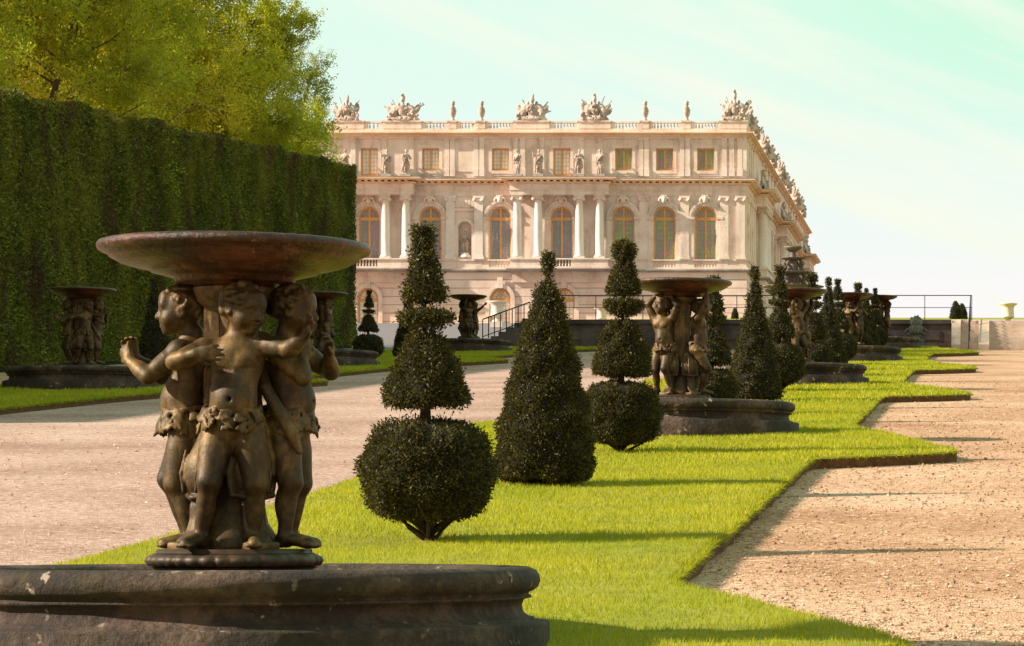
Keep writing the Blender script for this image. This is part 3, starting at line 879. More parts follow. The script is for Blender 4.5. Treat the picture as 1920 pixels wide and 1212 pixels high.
ROW_X = -3.97
F_R = [(-3.67, 15.1), (ROW_X, 40.3), (ROW_X, 64.5), (ROW_X + 0.02, 90.0), (ROW_X, 115.0)]
F_L = [((155 - PX) * 61.2 / F, 61.2), ((606 - PX) * 83.4 / F, 83.4), ((878 - PX) * 108.5 / F, 108.5)]
FL = [
    ('large bronze cherub fountain with red marble bowl nearest the camera', 'wide round stone basin under the nearest cherub fountain'),
    ('cherub fountain with raised arms beside the disc-topped stacked yew', 'round stone basin between the disc-topped yew and the slim cone yew'),
    ('sunlit cherub fountain in front of the tiered pyramid fountain', 'low round basin third along the sunny lawn strip'),
    ('small cherub fountain with ball-topped yews on both sides, fourth along the lawn strip', 'small round basin fourth along the sunny lawn strip'),
    ('tiny cherub fountain farthest along the sunny lawn strip', 'smallest round basin just before the dark terrace wall'),
    ('shaded cherub fountain by the tall hedge, seen left of the big marble bowl stem', 'long dark basin in hedge shade at the left picture edge'),
    ('shaded cherub fountain by the hedge just left of the dark stacked yew', 'dark shaded basin in front of the hedge end beside the round yew'),
    ('black silhouetted cherub fountain against the palace ground floor', 'dark low basin next to the stair railing'),
]
g1 = make_fountain(GROUP_1, None)
g2 = make_fountain(GROUP_2, None)
b0 = link('fountain_basin', ME['basin'], M['basin'])
rots = [0, 0, R(70), R(-30), R(140), R(15), R(100), R(-60)]
for i, (X, Y) in enumerate(F_R + F_L):
    if i == 0: o = g1
    elif i == 1: o = g2
    else: o = copy_tree(g2 if i in (2, 4, 6, 7) else g1)
    o.location = (X, Y, gz(Y)); o.rotation_euler = (0, 0, rots[i])
    tag(o, FL[i][0], 'fountain', 'cherub fountains in two rows along the allee')
    b = b0 if i == 0 else b0.copy()
    if i: COL.objects.link(b)
    b.location = (X, Y, gz(Y) - 0.01); b.rotation_euler = (0, 0, 0.7 * i)
    tag(b, FL[i][1], 'basin', 'round stone basins under the cherub fountains')


# ------------------------------------------------------------------ leaves
def leaf_arrays(P, N, L, W, spread, rg, droop=0.0):
    n = len(P)
    D = N + spread * rg.normal(size=(n, 3)); D[:, 2] -= droop
    D /= np.linalg.norm(D, axis=1)[:, None] + 1e-9
    S_ = np.cross(D, rg.normal(size=(n, 3))); S_ /= np.linalg.norm(S_, axis=1)[:, None] + 1e-9
    L = (L * rg.uniform(0.6, 1.3, n))[:, None]; W = (W * rg.uniform(0.7, 1.3, n))[:, None]
    up = np.cross(S_, D)
    V = np.empty((n, 4, 3))
    V[:, 0] = P; V[:, 1] = P + D * L * 0.45 + S_ * W * 0.5; V[:, 2] = P + D * L + up * L * 0.12; V[:, 3] = P + D * L * 0.45 - S_ * W * 0.5
    return V.reshape(-1, 3), np.arange(4 * n).reshape(n, 4)


def lump(th, z, seed, amp):
    r = np.random.default_rng(seed)
    out = np.zeros_like(z)
    for i in range(9):
        k = r.integers(1, 9); w = r.uniform(4, 26); p = r.uniform(0, 6.28, 2)
        out += np.sin(k * th + p[0]) * np.sin(w * z + p[1]) / 3.0
    return out * amp


def rev_sample(prof, n, rg):
    """area-weighted points on a surface of revolution: r, z, theta, normal(r,z)"""
    pr = np.array(prof, float)
    seg = np.diff(pr, axis=0); ln = np.hypot(seg[:, 0], seg[:, 1])
    ar = ln * (pr[:-1, 0] + pr[1:, 0]) + 1e-9
    i = rg.choice(len(ar), n, p=ar / ar.sum()); t = rg.random(n)
    r = pr[i, 0] + seg[i, 0] * t; z = pr[i, 1] + seg[i, 1] * t
    nr, nz = seg[i, 1] / ln[i], -seg[i, 0] / ln[i]
    return r, z, rg.random(n) * 2 * math.pi, nr, nz


def smooth_prof(pts, m=6):
    """catmull-rom through profile points"""
    p = np.array([pts[0]] + list(pts) + [pts[-1]], float); out = []
    for i in range(1, len(p) - 2):
        for t in np.linspace(0, 1, m, endpoint=False):
            a, b, c, d = p[i - 1], p[i], p[i + 1], p[i + 2]
            q = 0.5 * ((2 * b) + (-a + c) * t + (2 * a - 5 * b + 4 * c - d) * t * t + (-a + 3 * b - 3 * c + d) * t ** 3)
            q[0] = max(q[0], 0.0); out.append(q)
    out.append(p[-2])
    return np.array(out)


def tier_mesh(prof, dens, L, W, seed, amp=0.032, shag=0.010):
    """one clipped foliage tier: dark core plus many needle sprays"""
    rg = np.random.default_rng(seed)
    pr = smooth_prof(prof)
    amp = amp * min(1.0, max(0.3, pr[:, 0].max() / 0.45))
    pr[:, 0] = np.maximum(pr[:, 0] - 0.016, 0.004)
    seg = np.diff(pr, axis=0); area = float((np.hypot(seg[:, 0], seg[:, 1]) * (pr[:-1, 0] + pr[1:, 0])).sum() * math.pi)
    n = int(area * dens)
    r, z, th, nr, nz = rev_sample(pr, n, rg)
    off = lump(th, z, seed, amp) - rg.exponential(0.012, n) + rg.normal(0, 0.004 + shag, n)
    rr = np.maximum(r + off * nr, 0.004); zz = z + off * nz
    P = np.stack([rr * np.cos(th), rr * np.sin(th), zz], 1)
    N_ = np.stack([nr * np.cos(th), nr * np.sin(th), nz + 0.12], 1)
    P -= N_ * L * 0.55
    stray = rg.random(n) < 0.006
    P[stray] += N_[stray] * rg.uniform(0.0, 0.045, (int(stray.sum()), 1))
    V, Q = leaf_arrays(P, N_, L, W, 0.85, rg)
    # clumps catch a common hue
    tn = np.clip(0.38 + 0.9 * lump(th * 3, z * 3, seed + 9, 0.25) + rg.normal(0, 0.17, n), 0, 1)
    tint = np.repeat(tn, 4)
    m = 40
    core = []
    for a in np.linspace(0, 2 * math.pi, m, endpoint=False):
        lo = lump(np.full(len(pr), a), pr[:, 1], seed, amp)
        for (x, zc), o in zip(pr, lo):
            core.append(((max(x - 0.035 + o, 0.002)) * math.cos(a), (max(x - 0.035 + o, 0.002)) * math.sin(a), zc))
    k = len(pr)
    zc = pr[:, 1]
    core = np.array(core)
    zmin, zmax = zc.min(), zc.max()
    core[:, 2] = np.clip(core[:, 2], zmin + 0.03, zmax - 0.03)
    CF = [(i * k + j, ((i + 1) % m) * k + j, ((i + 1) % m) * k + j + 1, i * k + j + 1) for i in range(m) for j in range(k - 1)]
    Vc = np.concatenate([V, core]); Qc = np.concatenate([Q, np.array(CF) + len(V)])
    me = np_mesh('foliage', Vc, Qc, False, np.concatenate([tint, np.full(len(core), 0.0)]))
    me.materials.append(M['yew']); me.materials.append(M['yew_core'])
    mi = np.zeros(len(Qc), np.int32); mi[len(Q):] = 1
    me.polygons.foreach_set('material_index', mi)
    return me


def trunk_mesh(h, r0, forks, seed, spread=0.36, zf=0.32):
    rg = random.Random(seed)
    mb = MB()
    mb.tube([(0, 0, -0.15), (0.01, 0, 0.1), (-0.01, 0.005, h * 0.5), (0, 0, h)], [r0 * 1.5, r0, r0 * 0.75, r0 * 0.4], 8)
    for i in range(forks):
        a = 2 * math.pi * (i + rg.random() * 0.6) / forks
        s_ = spread * rg.uniform(0.7, 1.2)
        zz = rg.uniform(-0.02, 0.10)
        mb.tube([(0.02 * math.cos(a), 0.02 * math.sin(a), zz), (0.45 * s_ * math.cos(a + 0.15), 0.45 * s_ * math.sin(a + 0.15), zz + zf * 0.3), (s_ * math.cos(a), s_ * math.sin(a), zz + zf * rg.uniform(0.55, 1.0))],
                [r0 * 0.36, r0 * 0.26, r0 * 0.12], 5)
    return mb.mesh('trunk')


BALL = [(0.10, 0.17), (0.26, 0.165), (0.40, 0.24), (0.465, 0.34), (0.485, 0.47), (0.465, 0.62), (0.39, 0.75), (0.24, 0.83), (0.05, 0.85)]
BELL = [(0.03, 0.985), (0.20, 0.955), (0.31, 0.965), (0.325, 1.02), (0.290, 1.12), (0.235, 1.24), (0.17, 1.37), (0.115, 1.46), (0.04, 1.485)]
DISC = [(0.04, 1.505), (0.13, 1.515), (0.205, 1.555), (0.205, 1.60), (0.12, 1.63), (0.03, 1.635)]
TOP1 = [(0.03, 1.69), (0.13, 1.685), (0.172, 1.72), (0.160, 1.79), (0.128, 1.90), (0.108, 2.00), (0.092, 2.055), (0.098, 2.10), (0.104, 2.16), (0.098, 2.21), (0.03, 2.235)]
BALL3 = [(0.16, 0.10), (0.28, 0.12), (0.40, 0.20), (0.455, 0.36), (0.455, 0.50), (0.41, 0.66), (0.28, 0.76), (0.06, 0.79)]
BELL3 = [(0.03, 0.875), (0.20, 0.865), (0.33, 0.885), (0.35, 0.95), (0.33, 1.06), (0.285, 1.20), (0.23, 1.36), (0.17, 1.46), (0.05, 1.50)]
DISC3 = [(0.04, 1.52), (0.10, 1.535), (0.21, 1.60), (0.245, 1.655), (0.225, 1.70), (0.13, 1.725), (0.03, 1.73)]
TOP3 = [(0.03, 1.785), (0.16, 1.775), (0.215, 1.80), (0.205, 1.87), (0.175, 1.97), (0.135, 2.09), (0.118, 2.15), (0.14, 2.20), (0.152, 2.27), (0.135, 2.34), (0.07, 2.385), (0.02, 2.39)]
CONE2 = [(0.25, 0.03), (0.42, 0.06), (0.465, 0.16), (0.465, 0.32), (0.44, 0.55), (0.385, 0.80), (0.33, 1.05), (0.265, 1.30), (0.195, 1.55), (0.14, 1.74), (0.095, 1.84), (0.062, 1.90)]
KNOB2 = [(0.04, 1.89), (0.065, 1.95), (0.084, 2.03), (0.086, 2.10), (0.06, 2.15), (0.02, 2.165)]
CONE5 = [(0.25, 0.03), (0.44, 0.06), (0.475, 0.15), (0.46, 0.35), (0.40, 0.66), (0.32, 0.98), (0.245, 1.28), (0.17, 1.58), (0.12, 1.86), (0.085, 2.0), (0.05, 2.04)]
KNOB5 = [(0.04, 2.03), (0.09, 2.08), (0.10, 2.16), (0.085, 2.25), (0.03, 2.28)]


def topiary_proto(name, tiers, dens, L, W, seed, forks=9, trunk_h=1.6):
    root = empty(name)
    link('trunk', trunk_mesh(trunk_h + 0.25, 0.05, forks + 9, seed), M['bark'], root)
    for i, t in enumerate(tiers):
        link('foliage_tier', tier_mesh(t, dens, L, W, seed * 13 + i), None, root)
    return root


TG = 'clipped yew topiaries along the two lawn strips'
near = [
    ('topiary', [BALL, BELL, DISC, TOP1], (ROW_X + 0.04, 21.8), 'tall four-tier yew topiary with large ball base, nearest the camera'),
    ('topiary', [CONE2, KNOB2], (-4.08, 28.5), 'broad cone yew with a small knob, right behind the four-tier topiary'),
    ('topiary', [BALL3, BELL3, DISC3, TOP3], (-4.12, 34.8), 'stacked yew with thin flat disc, left of the raised-arm cherub fountain'),
]
for i, (nm, tiers, (X, Y), lab) in enumerate(near):
    o = topiary_proto(nm, tiers, (11000, 9500, 8500)[i], (0.028, 0.030, 0.032)[i], (0.013, 0.014, 0.015)[i], 21 + i)
    o.location = (X, Y, gz(Y)); o.rotation_euler = (R((0.8, -1.0, 0.6)[i]), R((-0.9, 1.3, 1.0)[i]), 0.3 * i)
    tag(o, lab, 'topiary', TG)
stack = topiary_proto('topiary', [BALL3, BELL3, DISC3, TOP3], 2600, 0.055, 0.022, 41)
stack_t = topiary_proto('topiary', [BALL, BELL, DISC, TOP1], 2600, 0.055, 0.022, 42)
cone = topiary_proto('topiary', [CONE5, KNOB5], 2600, 0.055, 0.022, 43, forks=7, trunk_h=1.8)
LX = -17.95
far = [
    (stack, -4.15, 46.6, 0.88, 'stacked yew half hidden behind the raised-arm cherub fountain'),
    (cone, ROW_X, 52.9, 1.02, 'slim cone yew with knob right of the raised-arm cherub fountain'),
    (stack_t, ROW_X, 58.9, 1.08, 'stacked yew with column top overlapping the sunlit third fountain'),
    (stack, ROW_X, 71.0, 1.0, 'stacked yew whose ball top shows right of the pyramid fountain'),
    (cone, ROW_X, 77.2, 1.03, 'cone yew just right of the third cherub fountain'),
    (stack_t, ROW_X, 83.4, 1.05, 'stacked yew just left of the fourth cherub fountain'),
    (stack, ROW_X, 96.2, 0.98, 'stacked yew just right of the fourth cherub fountain'),
    (cone, ROW_X, 102.5, 0.97, 'cone yew between the fourth and the farthest cherub fountains'),
    (stack_t, ROW_X, 108.8, 1.0, 'stacked yew directly before the farthest cherub fountain on the sunny strip'),
    (cone, (292 - PX) * 67 / F, 67.0, 0.98, 'black cone yew in hedge shade under the big marble bowl'),
    (stack_t, (690 - PX) * 88.9 / F, 88.9, 0.93, 'dark stacked yew against the arched palace door, by the hedge end'),
    (cone, (764 - PX) * 95.4 / F, 95.4, 0.98, 'dark narrow cone yew just left of the tall four-tier topiary'),
]
used = set()
for k, (proto, X, Y, sc, lab) in enumerate(far):
    o = proto if id(proto) not in used else copy_tree(proto)
    used.add(id(proto))
    o.location = (X, Y, gz(Y)); o.rotation_euler = (R(1.1 * math.sin(3 * k)), R(1.4 * math.sin(2 * k + 1)), 1.3 * k); o.scale = (sc, sc, sc)
    tag(o, lab, 'topiary', TG)

# ------------------------------------------------------------------ ground, lawns, grass
GRV = -0.13
xs = np.array([-900, -200, -60, -30, -12, 0, 12, 40, 200, 900.0])
ys = np.array([-60, 0, 10, 20, 40, 80, 122, 200, 290, 300, 1500, 4000.0])
V = []; Q = []
for y in ys:
    for x in xs:
        V.append((x, y, gz(min(y, 291)) + GRV))
nx = len(xs)
for j in range(len(ys) - 1):
    for i in range(nx - 1):
        Q.append((j * nx + i, j * nx + i + 1, (j + 1) * nx + i + 1, (j + 1) * nx + i))
tag(link('ground', np_mesh('ground', np.array(V), np.array(Q)), M['gravel']), kind='structure')
mb = MB()
mb.add([(-45, 121, gz(121) + GRV + 0.006), (-18.2, 121, gz(121) + GRV + 0.006), (-18.2, 288, gz(288) + GRV + 0.006), (-60, 288, gz(288) + GRV + 0.006)], [(0, 1, 2, 3)])
tag(mb.build('shade_toned_path', M['shade_grey']), kind='structure')  # rising ground left of the terrace, its shade painted as grey
V = []; Q = []
ys2 = [4, 20, 40, 60, 80, 100, 120.9]
for y in ys2: V += [(-20.5, y, gz(y) + GRV + 0.005), (-4.2, y, gz(y) + GRV + 0.005)]
tag(link('gravel_path', np_mesh('gravel_path', np.array(V), np.array([(2 * i, 2 * i + 1, 2 * i + 3, 2 * i + 2) for i in range(len(ys2) - 1)])), M['gravel_pink']), kind='structure')

RIGHT_EDGE = [(-1.88, 8.0), (-1.88, 13.7), (-1.2, 14.2), (-0.40, 15.2), (-0.54, 15.75), (-0.85, 16.4), (-1.35, 17.5), (-1.80, 18.4), (-1.90, 18.9), (-1.90, 26), (-1.88, 33.6), (-1.3, 34.1), (-0.33, 35.2), (-0.60, 36.6), (-1.0, 38.6), (-1.55, 41.2), (-1.85, 42.4),
              (-1.88, 50), (-1.88, 56.2), (-1.2, 56.7), (-0.28, 57.8), (-0.6, 59.5), (-1.1, 62), (-1.80, 65.2), (-1.86, 72), (-1.84, 78.6), (-1.1, 79.4), (-0.26, 81), (-0.7, 84), (-1.3, 87), (-1.83, 91.5), (-1.84, 104.8), (-1.2, 105.4), (-0.28, 107.8), (-0.8, 110.5), (-1.85, 116), (-1.85, 119.5)]


LEFT_EDGE = [(-6.02, 8.0), (-6.02, 12.5), (-6.6, 16.0), (-7.3, 18.8), (-6.6, 19.2), (-5.95, 19.6), (-5.92, 26), (-6.1, 31), (-6.5, 37), (-7.2, 43.6), (-6.7, 44.1), (-6.02, 44.6)]
for _f in (64.5, 90.0, 115.0):
    LEFT_EDGE += [(-6.0, _f - 14), (-6.1, _f - 8), (-6.6, _f - 2), (-7.5, _f + 3.2), (-6.7, _f + 3.7), (-6.02, _f + 4.2)]
LEFT_EDGE.append((-6.02, 119.5))


def densify(poly, step, jit, rg):
    out = []
    fine = []
    p = [poly[0]] + list(poly) + [poly[-1]]
    for i in range(1, len(p) - 2):
        for t in (0, 0.25, 0.5, 0.75):
            a, b, c, d = (np.array(q) for q in p[i - 1:i + 3])
            u = 0.30
            m0 = u * (c - a); m1 = u * (d - b)
            L_ = np.linalg.norm(c - b)
            for m in (m0, m1):
                k = np.linalg.norm(m)
                if k > 0.6 * L_: m *= 0.6 * L_ / k
            fine.append(tuple((2 * t ** 3 - 3 * t * t + 1) * b + (t ** 3 - 2 * t * t + t) * m0 + (-2 * t ** 3 + 3 * t * t) * c + (t ** 3 - t * t) * m1))
    fine.append(poly[-1])
    poly = fine
    for (a, b) in zip(poly[:-1], poly[1:]):
        n = max(1, int(math.hypot(b[0] - a[0], b[1] - a[1]) / step))
        for i in range(n):
            t = i / n
            out.append((a[0] + (b[0] - a[0]) * t + rg.normal() * jit, a[1] + (b[1] - a[1]) * t + rg.normal() * jit))
    out.append(poly[-1])
    return out


def in_poly(P, poly):
    x, y = P[:, 0], P[:, 1]; inside = np.zeros(len(P), bool)
    px = [p[0] for p in poly]; py = [p[1] for p in poly]
    j = len(poly) - 1
    for i in range(len(poly)):
        if py[i] != py[j]:
            c = ((py[i] > y) != (py[j] > y)) & (x < (px[j] - px[i]) * (y - py[i]) / (py[j] - py[i]) + px[i])
            inside ^= c
        j = i
    return inside


def lawn(name, cx, label_kind, rg):
    m = 1 if cx == ROW_X else -1          # the left strip mirrors the right one about the allee
    re = densify([(cx + m * (x - ROW_X), y) for x, y in RIGHT_EDGE], 0.22, 0.012, rg)
    le = densify([(cx + m * (x - ROW_X), y) for x, y in LEFT_EDGE], 0.22, 0.012, rg)
    if m < 0: re, le = le, re
    poly = re + le[::-1]
    cxs = [min(max(x, cx - 1.5), cx + 1.5) for x, y in poly]
    bm = bmesh.new()
    top = [bm.verts.new((x, y, gz(y))) for x, y in poly]
    inn = [bm.verts.new((x + (0.05 if x < cx else -0.05), y, gz(y))) for x, y in poly]
    for v in top: v.co.z -= 0.022
    bot = [bm.verts.new((x + (0.03 if x < cx else -0.03) + rg.normal() * 0.012, y, gz(y) + GRV - 0.05)) for x, y in poly]
    n = len(poly)
    for i in range(n):
        k = (i + 1) % n
        f = bm.faces.new((top[i], top[k], inn[k], inn[i])); f.material_index = 0
        f = bm.faces.new((bot[i], bot[k], top[k], top[i])); f.material_index = 1
    f = bm.faces.new(inn); f.material_index = 0
    bmesh.ops.triangulate(bm, faces=[f])
    bmesh.ops.recalc_face_normals(bm, faces=bm.faces)
    me = bpy.data.meshes.new(name); bm.to_mesh(me); bm.free()
    o = link(name, me, [M['turf'], M['soil']])
    tag(o, kind='structure')
    return poly


poly_r = lawn('lawn', ROW_X, None, rng)
poly_l = lawn('lawn', LX, None, rng)


def blades(poly, bands, cx, rg, avoid):
    Vs = []; ts = []
    for y0, y1, dens, h, w in bands:
        n = int((y1 - y0) * 7.4 * dens)
        P = np.stack([cx + rg.uniform(-3.7, 3.7, n), rg.uniform(y0, y1, n)], 1)
        P = P[in_poly(P, poly)]
        for ax, ay, ar in avoid:
            P = P[(P[:, 0] - ax) ** 2 + (P[:, 1] - ay) ** 2 > ar * ar]
        n = len(P)
        patch = np.sin(P[:, 0] * 3.1 + np.sin(P[:, 1] * 1.7)) * np.sin(P[:, 1] * 2.3 + P[:, 0])
        hh = h * rg.uniform(0.5, 1.35, n) * (1 + 0.25 * patch)
        a = rg.uniform(0, 2 * math.pi, n); b = rg.uniform(0, 2 * math.pi, n); ln = rg.uniform(0.1, 0.75, n) * hh
        z = gz(P[:, 1]) - 0.012
        V = np.empty((n, 3, 3))
        V[:, 0] = np.stack([P[:, 0] - np.cos(a) * w / 2, P[:, 1] - np.sin(a) * w / 2, z], 1)
        V[:, 1] = np.stack([P[:, 0] + np.cos(a) * w / 2, P[:, 1] + np.sin(a) * w / 2, z], 1)
        V[:, 2] = np.stack([P[:, 0] + np.cos(b) * ln, P[:, 1] + np.sin(b) * ln, z + hh], 1)
        Vs.append(V.reshape(-1, 3))
        t = np.clip(0.5 + 0.22 * patch + rg.normal(0, 0.2, n), 0, 1)
        ts.append(np.repeat(t, 3))
    E = np.array(poly); E2 = np.roll(E, -1, 0); ln_ = np.hypot(*(E2 - E).T)
    m = 46000
    ok_ = (ln_ < 0.6) & (E[:, 1] > bands[0][0])
    i = rg.choice(np.nonzero(ok_)[0], m, p=(ln_ / (E[:, 1] + 2))[ok_] / (ln_ / (E[:, 1] + 2))[ok_].sum()); t = rg.random(m)[:, None]
    P = E[i] * (1 - t) + E2[i] * t
    d = (E2 - E)[i] / ln_[i][:, None]; nrm2 = np.stack([d[:, 1], -d[:, 0]], 1)
    P = P - nrm2 * rg.uniform(-0.01, 0.05, m)[:, None]
    out = nrm2 * rg.uniform(0.0, 0.07, m)[:, None] + rg.normal(0, 0.012, (m, 2))
    w = 0.006 * np.clip(P[:, 1] / 20, 1, 5); hz = rg.uniform(-0.035, 0.035, m)
    z = gz(P[:, 1]) - 0.02
    a = rg.uniform(0, 6.28, m)
    V = np.empty((m, 3, 3))
    V[:, 0] = np.stack([P[:, 0] - np.cos(a) * w, P[:, 1] - np.sin(a) * w, z], 1); V[:, 1] = np.stack([P[:, 0] + np.cos(a) * w, P[:, 1] + np.sin(a) * w, z], 1)
    V[:, 2] = np.stack([P[:, 0] + out[:, 0], P[:, 1] + out[:, 1], z + hz], 1)
    Vs.append(V.reshape(-1, 3)); ts.append(np.repeat(np.clip(rg.normal(0.45, 0.25, m), 0, 1), 3))
    V = np.concatenate(Vs)
    return np_mesh('grass', V, np.arange(len(V)).reshape(-1, 3), False, np.concatenate(ts))


av = [(x, y, 1.5) for x, y in F_R] + [(ROW_X + 0.04, 21.8, 0.1), (-4.08, 28.5, 0.2)]
tag(link('grass', blades(poly_r, [(12, 22, 3600, 0.036, 0.007), (22, 32, 2000, 0.042, 0.010), (32, 52, 1000, 0.05, 0.016), (52, 119, 340, 0.065, 0.034)], ROW_X, rng, av), M['grass']), kind='stuff')
tag(link('grass', blades(poly_l, [(45, 119, 320, 0.065, 0.036)], LX, rng, [(x, y, 1.5) for x, y in F_L]), M['grass']), kind='stuff')

# loose stones on the gravel near the camera
n = 30000
Yp = 13 / (1 - rng.random(n) * 0.86) ** 0.9
Xp = np.where(rng.random(n) < 0.62, rng.uniform(-1.95, 1.6, n), rng.uniform(-15, -6.1, n))
P2 = np.stack([Xp, Yp], 1)
ok = ~in_poly(P2, poly_r) & ~in_poly(P2, poly_l) & (Yp < 75)
Xp, Yp = Xp[ok], Yp[ok]; n = len(Xp)
r_ = rng.gamma(1.6, 0.0026, n) + 0.0035; r_ = np.minimum(r_, 0.017) * np.clip(Yp / 25, 1, 1.5)
oct_ = np.array([(1, 0, 0), (0, 1, 0), (-1, 0, 0), (0, -1, 0), (0, 0, 0.75), (0, 0, -0.5)])
V = oct_[None] * (r_[:, None, None]) * rng.uniform(0.65, 1.35, (n, 6, 3))
a = rng.uniform(0, 6.28, n); ca, sa = np.cos(a)[:, None], np.sin(a)[:, None]
V = np.stack([V[:, :, 0] * ca - V[:, :, 1] * sa + Xp[:, None], V[:, :, 0] * sa + V[:, :, 1] * ca + Yp[:, None], V[:, :, 2] + (gz(Yp) + GRV + 0.005)[:, None]], 2)
T = np.array([(0, 1, 4), (1, 2, 4), (2, 3, 4), (3, 0, 4), (1, 0, 5), (2, 1, 5), (3, 2, 5), (0, 3, 5)])
Tq = (np.arange(n) * 6)[:, None, None] + T[None]
M['pebble'] = m_leaf('gravel stones', (0.20, 0.11, 0.06), (0.46, 0.29, 0.18), (0.72, 0.53, 0.39), 0, rough=0.9)
tag(link('pebbles', np_mesh('pebbles', V.reshape(-1, 3), Tq.reshape(-1, 3), False, np.repeat(rng.random(n), 6)), M['pebble']), kind='stuff')
mb = MB()
ea = [(-1.83, 18.75), (-1.72, 18.55), (-1.62, 18.30), (-1.55, 18.12)]
for (x0, y0), (x1, y1) in zip(ea[:-1], ea[1:]):
    mb.add([(x0, y0, gz(y0) - 0.135), (x1, y1, gz(y1) - 0.135), (x1, y1, gz(y1) - 0.05), (x0, y0, gz(y0) - 0.05), (x0 + 0.02, y0 + 0.03, gz(y0) - 0.135), (x1 + 0.02, y1 + 0.03, gz(y1) - 0.135), (x1 + 0.02, y1 + 0.03, gz(y1) - 0.05), (x0 + 0.02, y0 + 0.03, gz(y0) - 0.05)],
           [(0, 1, 2, 3), (5, 4, 7, 6), (3, 2, 6, 7)])
tag(mb.build('edging_strip', M['edging']), 'short white edging strip at the inner corner of the lawn edge', 'edging')

# ------------------------------------------------------------------ hedge
HX, HY0, HY1, HH, HT = -25.7, 44.0, 126.0, 7.25, 2.2


def hedge():
    rg = np.random.default_rng(3)
    root = empty('hedge', (HX, HY1, gz(HY1)))
    base = np.array((HX, HY1, gz(HY1)))

    def wav(y, z):
        return 0.05 * np.sin(y * 0.55 + 0.9 * z) * np.sin(0.23 * y + 1 + 0.5 * z) + 0.025 * np.sin(y * 2.3 + z * 1.3 + 2 * np.sin(y * 0.37)) + 0.05 * np.sin(z * 2.1 + y * 0.7)

    def topw(y):
        return 0.07 * np.sin(y * 0.8) + 0.06 * np.sin(y * 2.3 + 1)
    parts = []
    n1 = 260000
    y = np.where(rg.random(n1) < 0.95, rg.uniform(76, HY1, n1), rg.uniform(HY0, 76, n1)); z = rg.uniform(0, 1, n1) * (HH + topw(y))
    parts.append((np.stack([HX + wav(y, z) - rg.exponential(0.06, n1), y, gz(y) + z], 1), np.tile((1, -0.15, 0.25), (n1, 1))))
    n2 = 30000
    x = rg.uniform(HX - HT, HX, n2); z = rg.uniform(0, 1, n2) * HH
    parts.append((np.stack([x, HY1 + 0.08 * np.sin(z * 2 + x) - rg.exponential(0.05, n2), gz(HY1) + z], 1), np.tile((0.15, 1, 0.2), (n2, 1))))
    n3 = 36000
    y = rg.uniform(74, HY1, n3); x = rg.uniform(HX - HT, HX + 0.05, n3)
    parts.append((np.stack([x, y, gz(y) + HH + topw(y) - rg.exponential(0.05, n3)], 1), np.tile((0.1, -0.1, 1), (n3, 1))))
    P = np.concatenate([p for p, q in parts]) - base; N_ = np.concatenate([q for p, q in parts]).astype(float)
    V, Q = leaf_arrays(P, N_, 0.085, 0.055, 0.8, rg)
    t = np.clip(0.42 + 0.10 * np.sin(P[:, 1] * 1.1 + 2 * np.sin(P[:, 1] * 0.41)) + 0.12 * np.sin(P[:, 2] * 1.7 + P[:, 1] * 1.9) * np.sin(P[:, 1] * 0.8) + rg.normal(0, 0.27, len(P)), 0, 1)
    link('foliage', np_mesh('foliage', V, Q, False, np.repeat(t, 4)), M['hedge'], root)
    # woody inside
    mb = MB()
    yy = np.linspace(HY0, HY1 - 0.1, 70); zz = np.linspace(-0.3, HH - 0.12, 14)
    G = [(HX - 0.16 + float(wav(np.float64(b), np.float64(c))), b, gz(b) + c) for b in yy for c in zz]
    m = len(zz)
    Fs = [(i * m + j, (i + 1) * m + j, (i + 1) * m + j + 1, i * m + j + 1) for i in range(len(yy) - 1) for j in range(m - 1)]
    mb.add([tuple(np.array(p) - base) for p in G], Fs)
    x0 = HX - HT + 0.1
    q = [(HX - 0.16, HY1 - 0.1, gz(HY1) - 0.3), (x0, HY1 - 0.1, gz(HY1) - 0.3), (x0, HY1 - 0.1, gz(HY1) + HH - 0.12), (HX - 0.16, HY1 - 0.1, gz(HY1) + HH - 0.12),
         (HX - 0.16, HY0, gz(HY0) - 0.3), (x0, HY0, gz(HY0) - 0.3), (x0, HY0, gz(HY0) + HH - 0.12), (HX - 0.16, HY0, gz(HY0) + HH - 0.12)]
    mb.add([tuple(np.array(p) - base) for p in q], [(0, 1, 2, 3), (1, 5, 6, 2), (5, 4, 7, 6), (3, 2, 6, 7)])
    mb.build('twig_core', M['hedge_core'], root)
    tag(root, 'tall clipped hornbeam hedge with vertical green and brown streaks', 'hedge')


hedge()


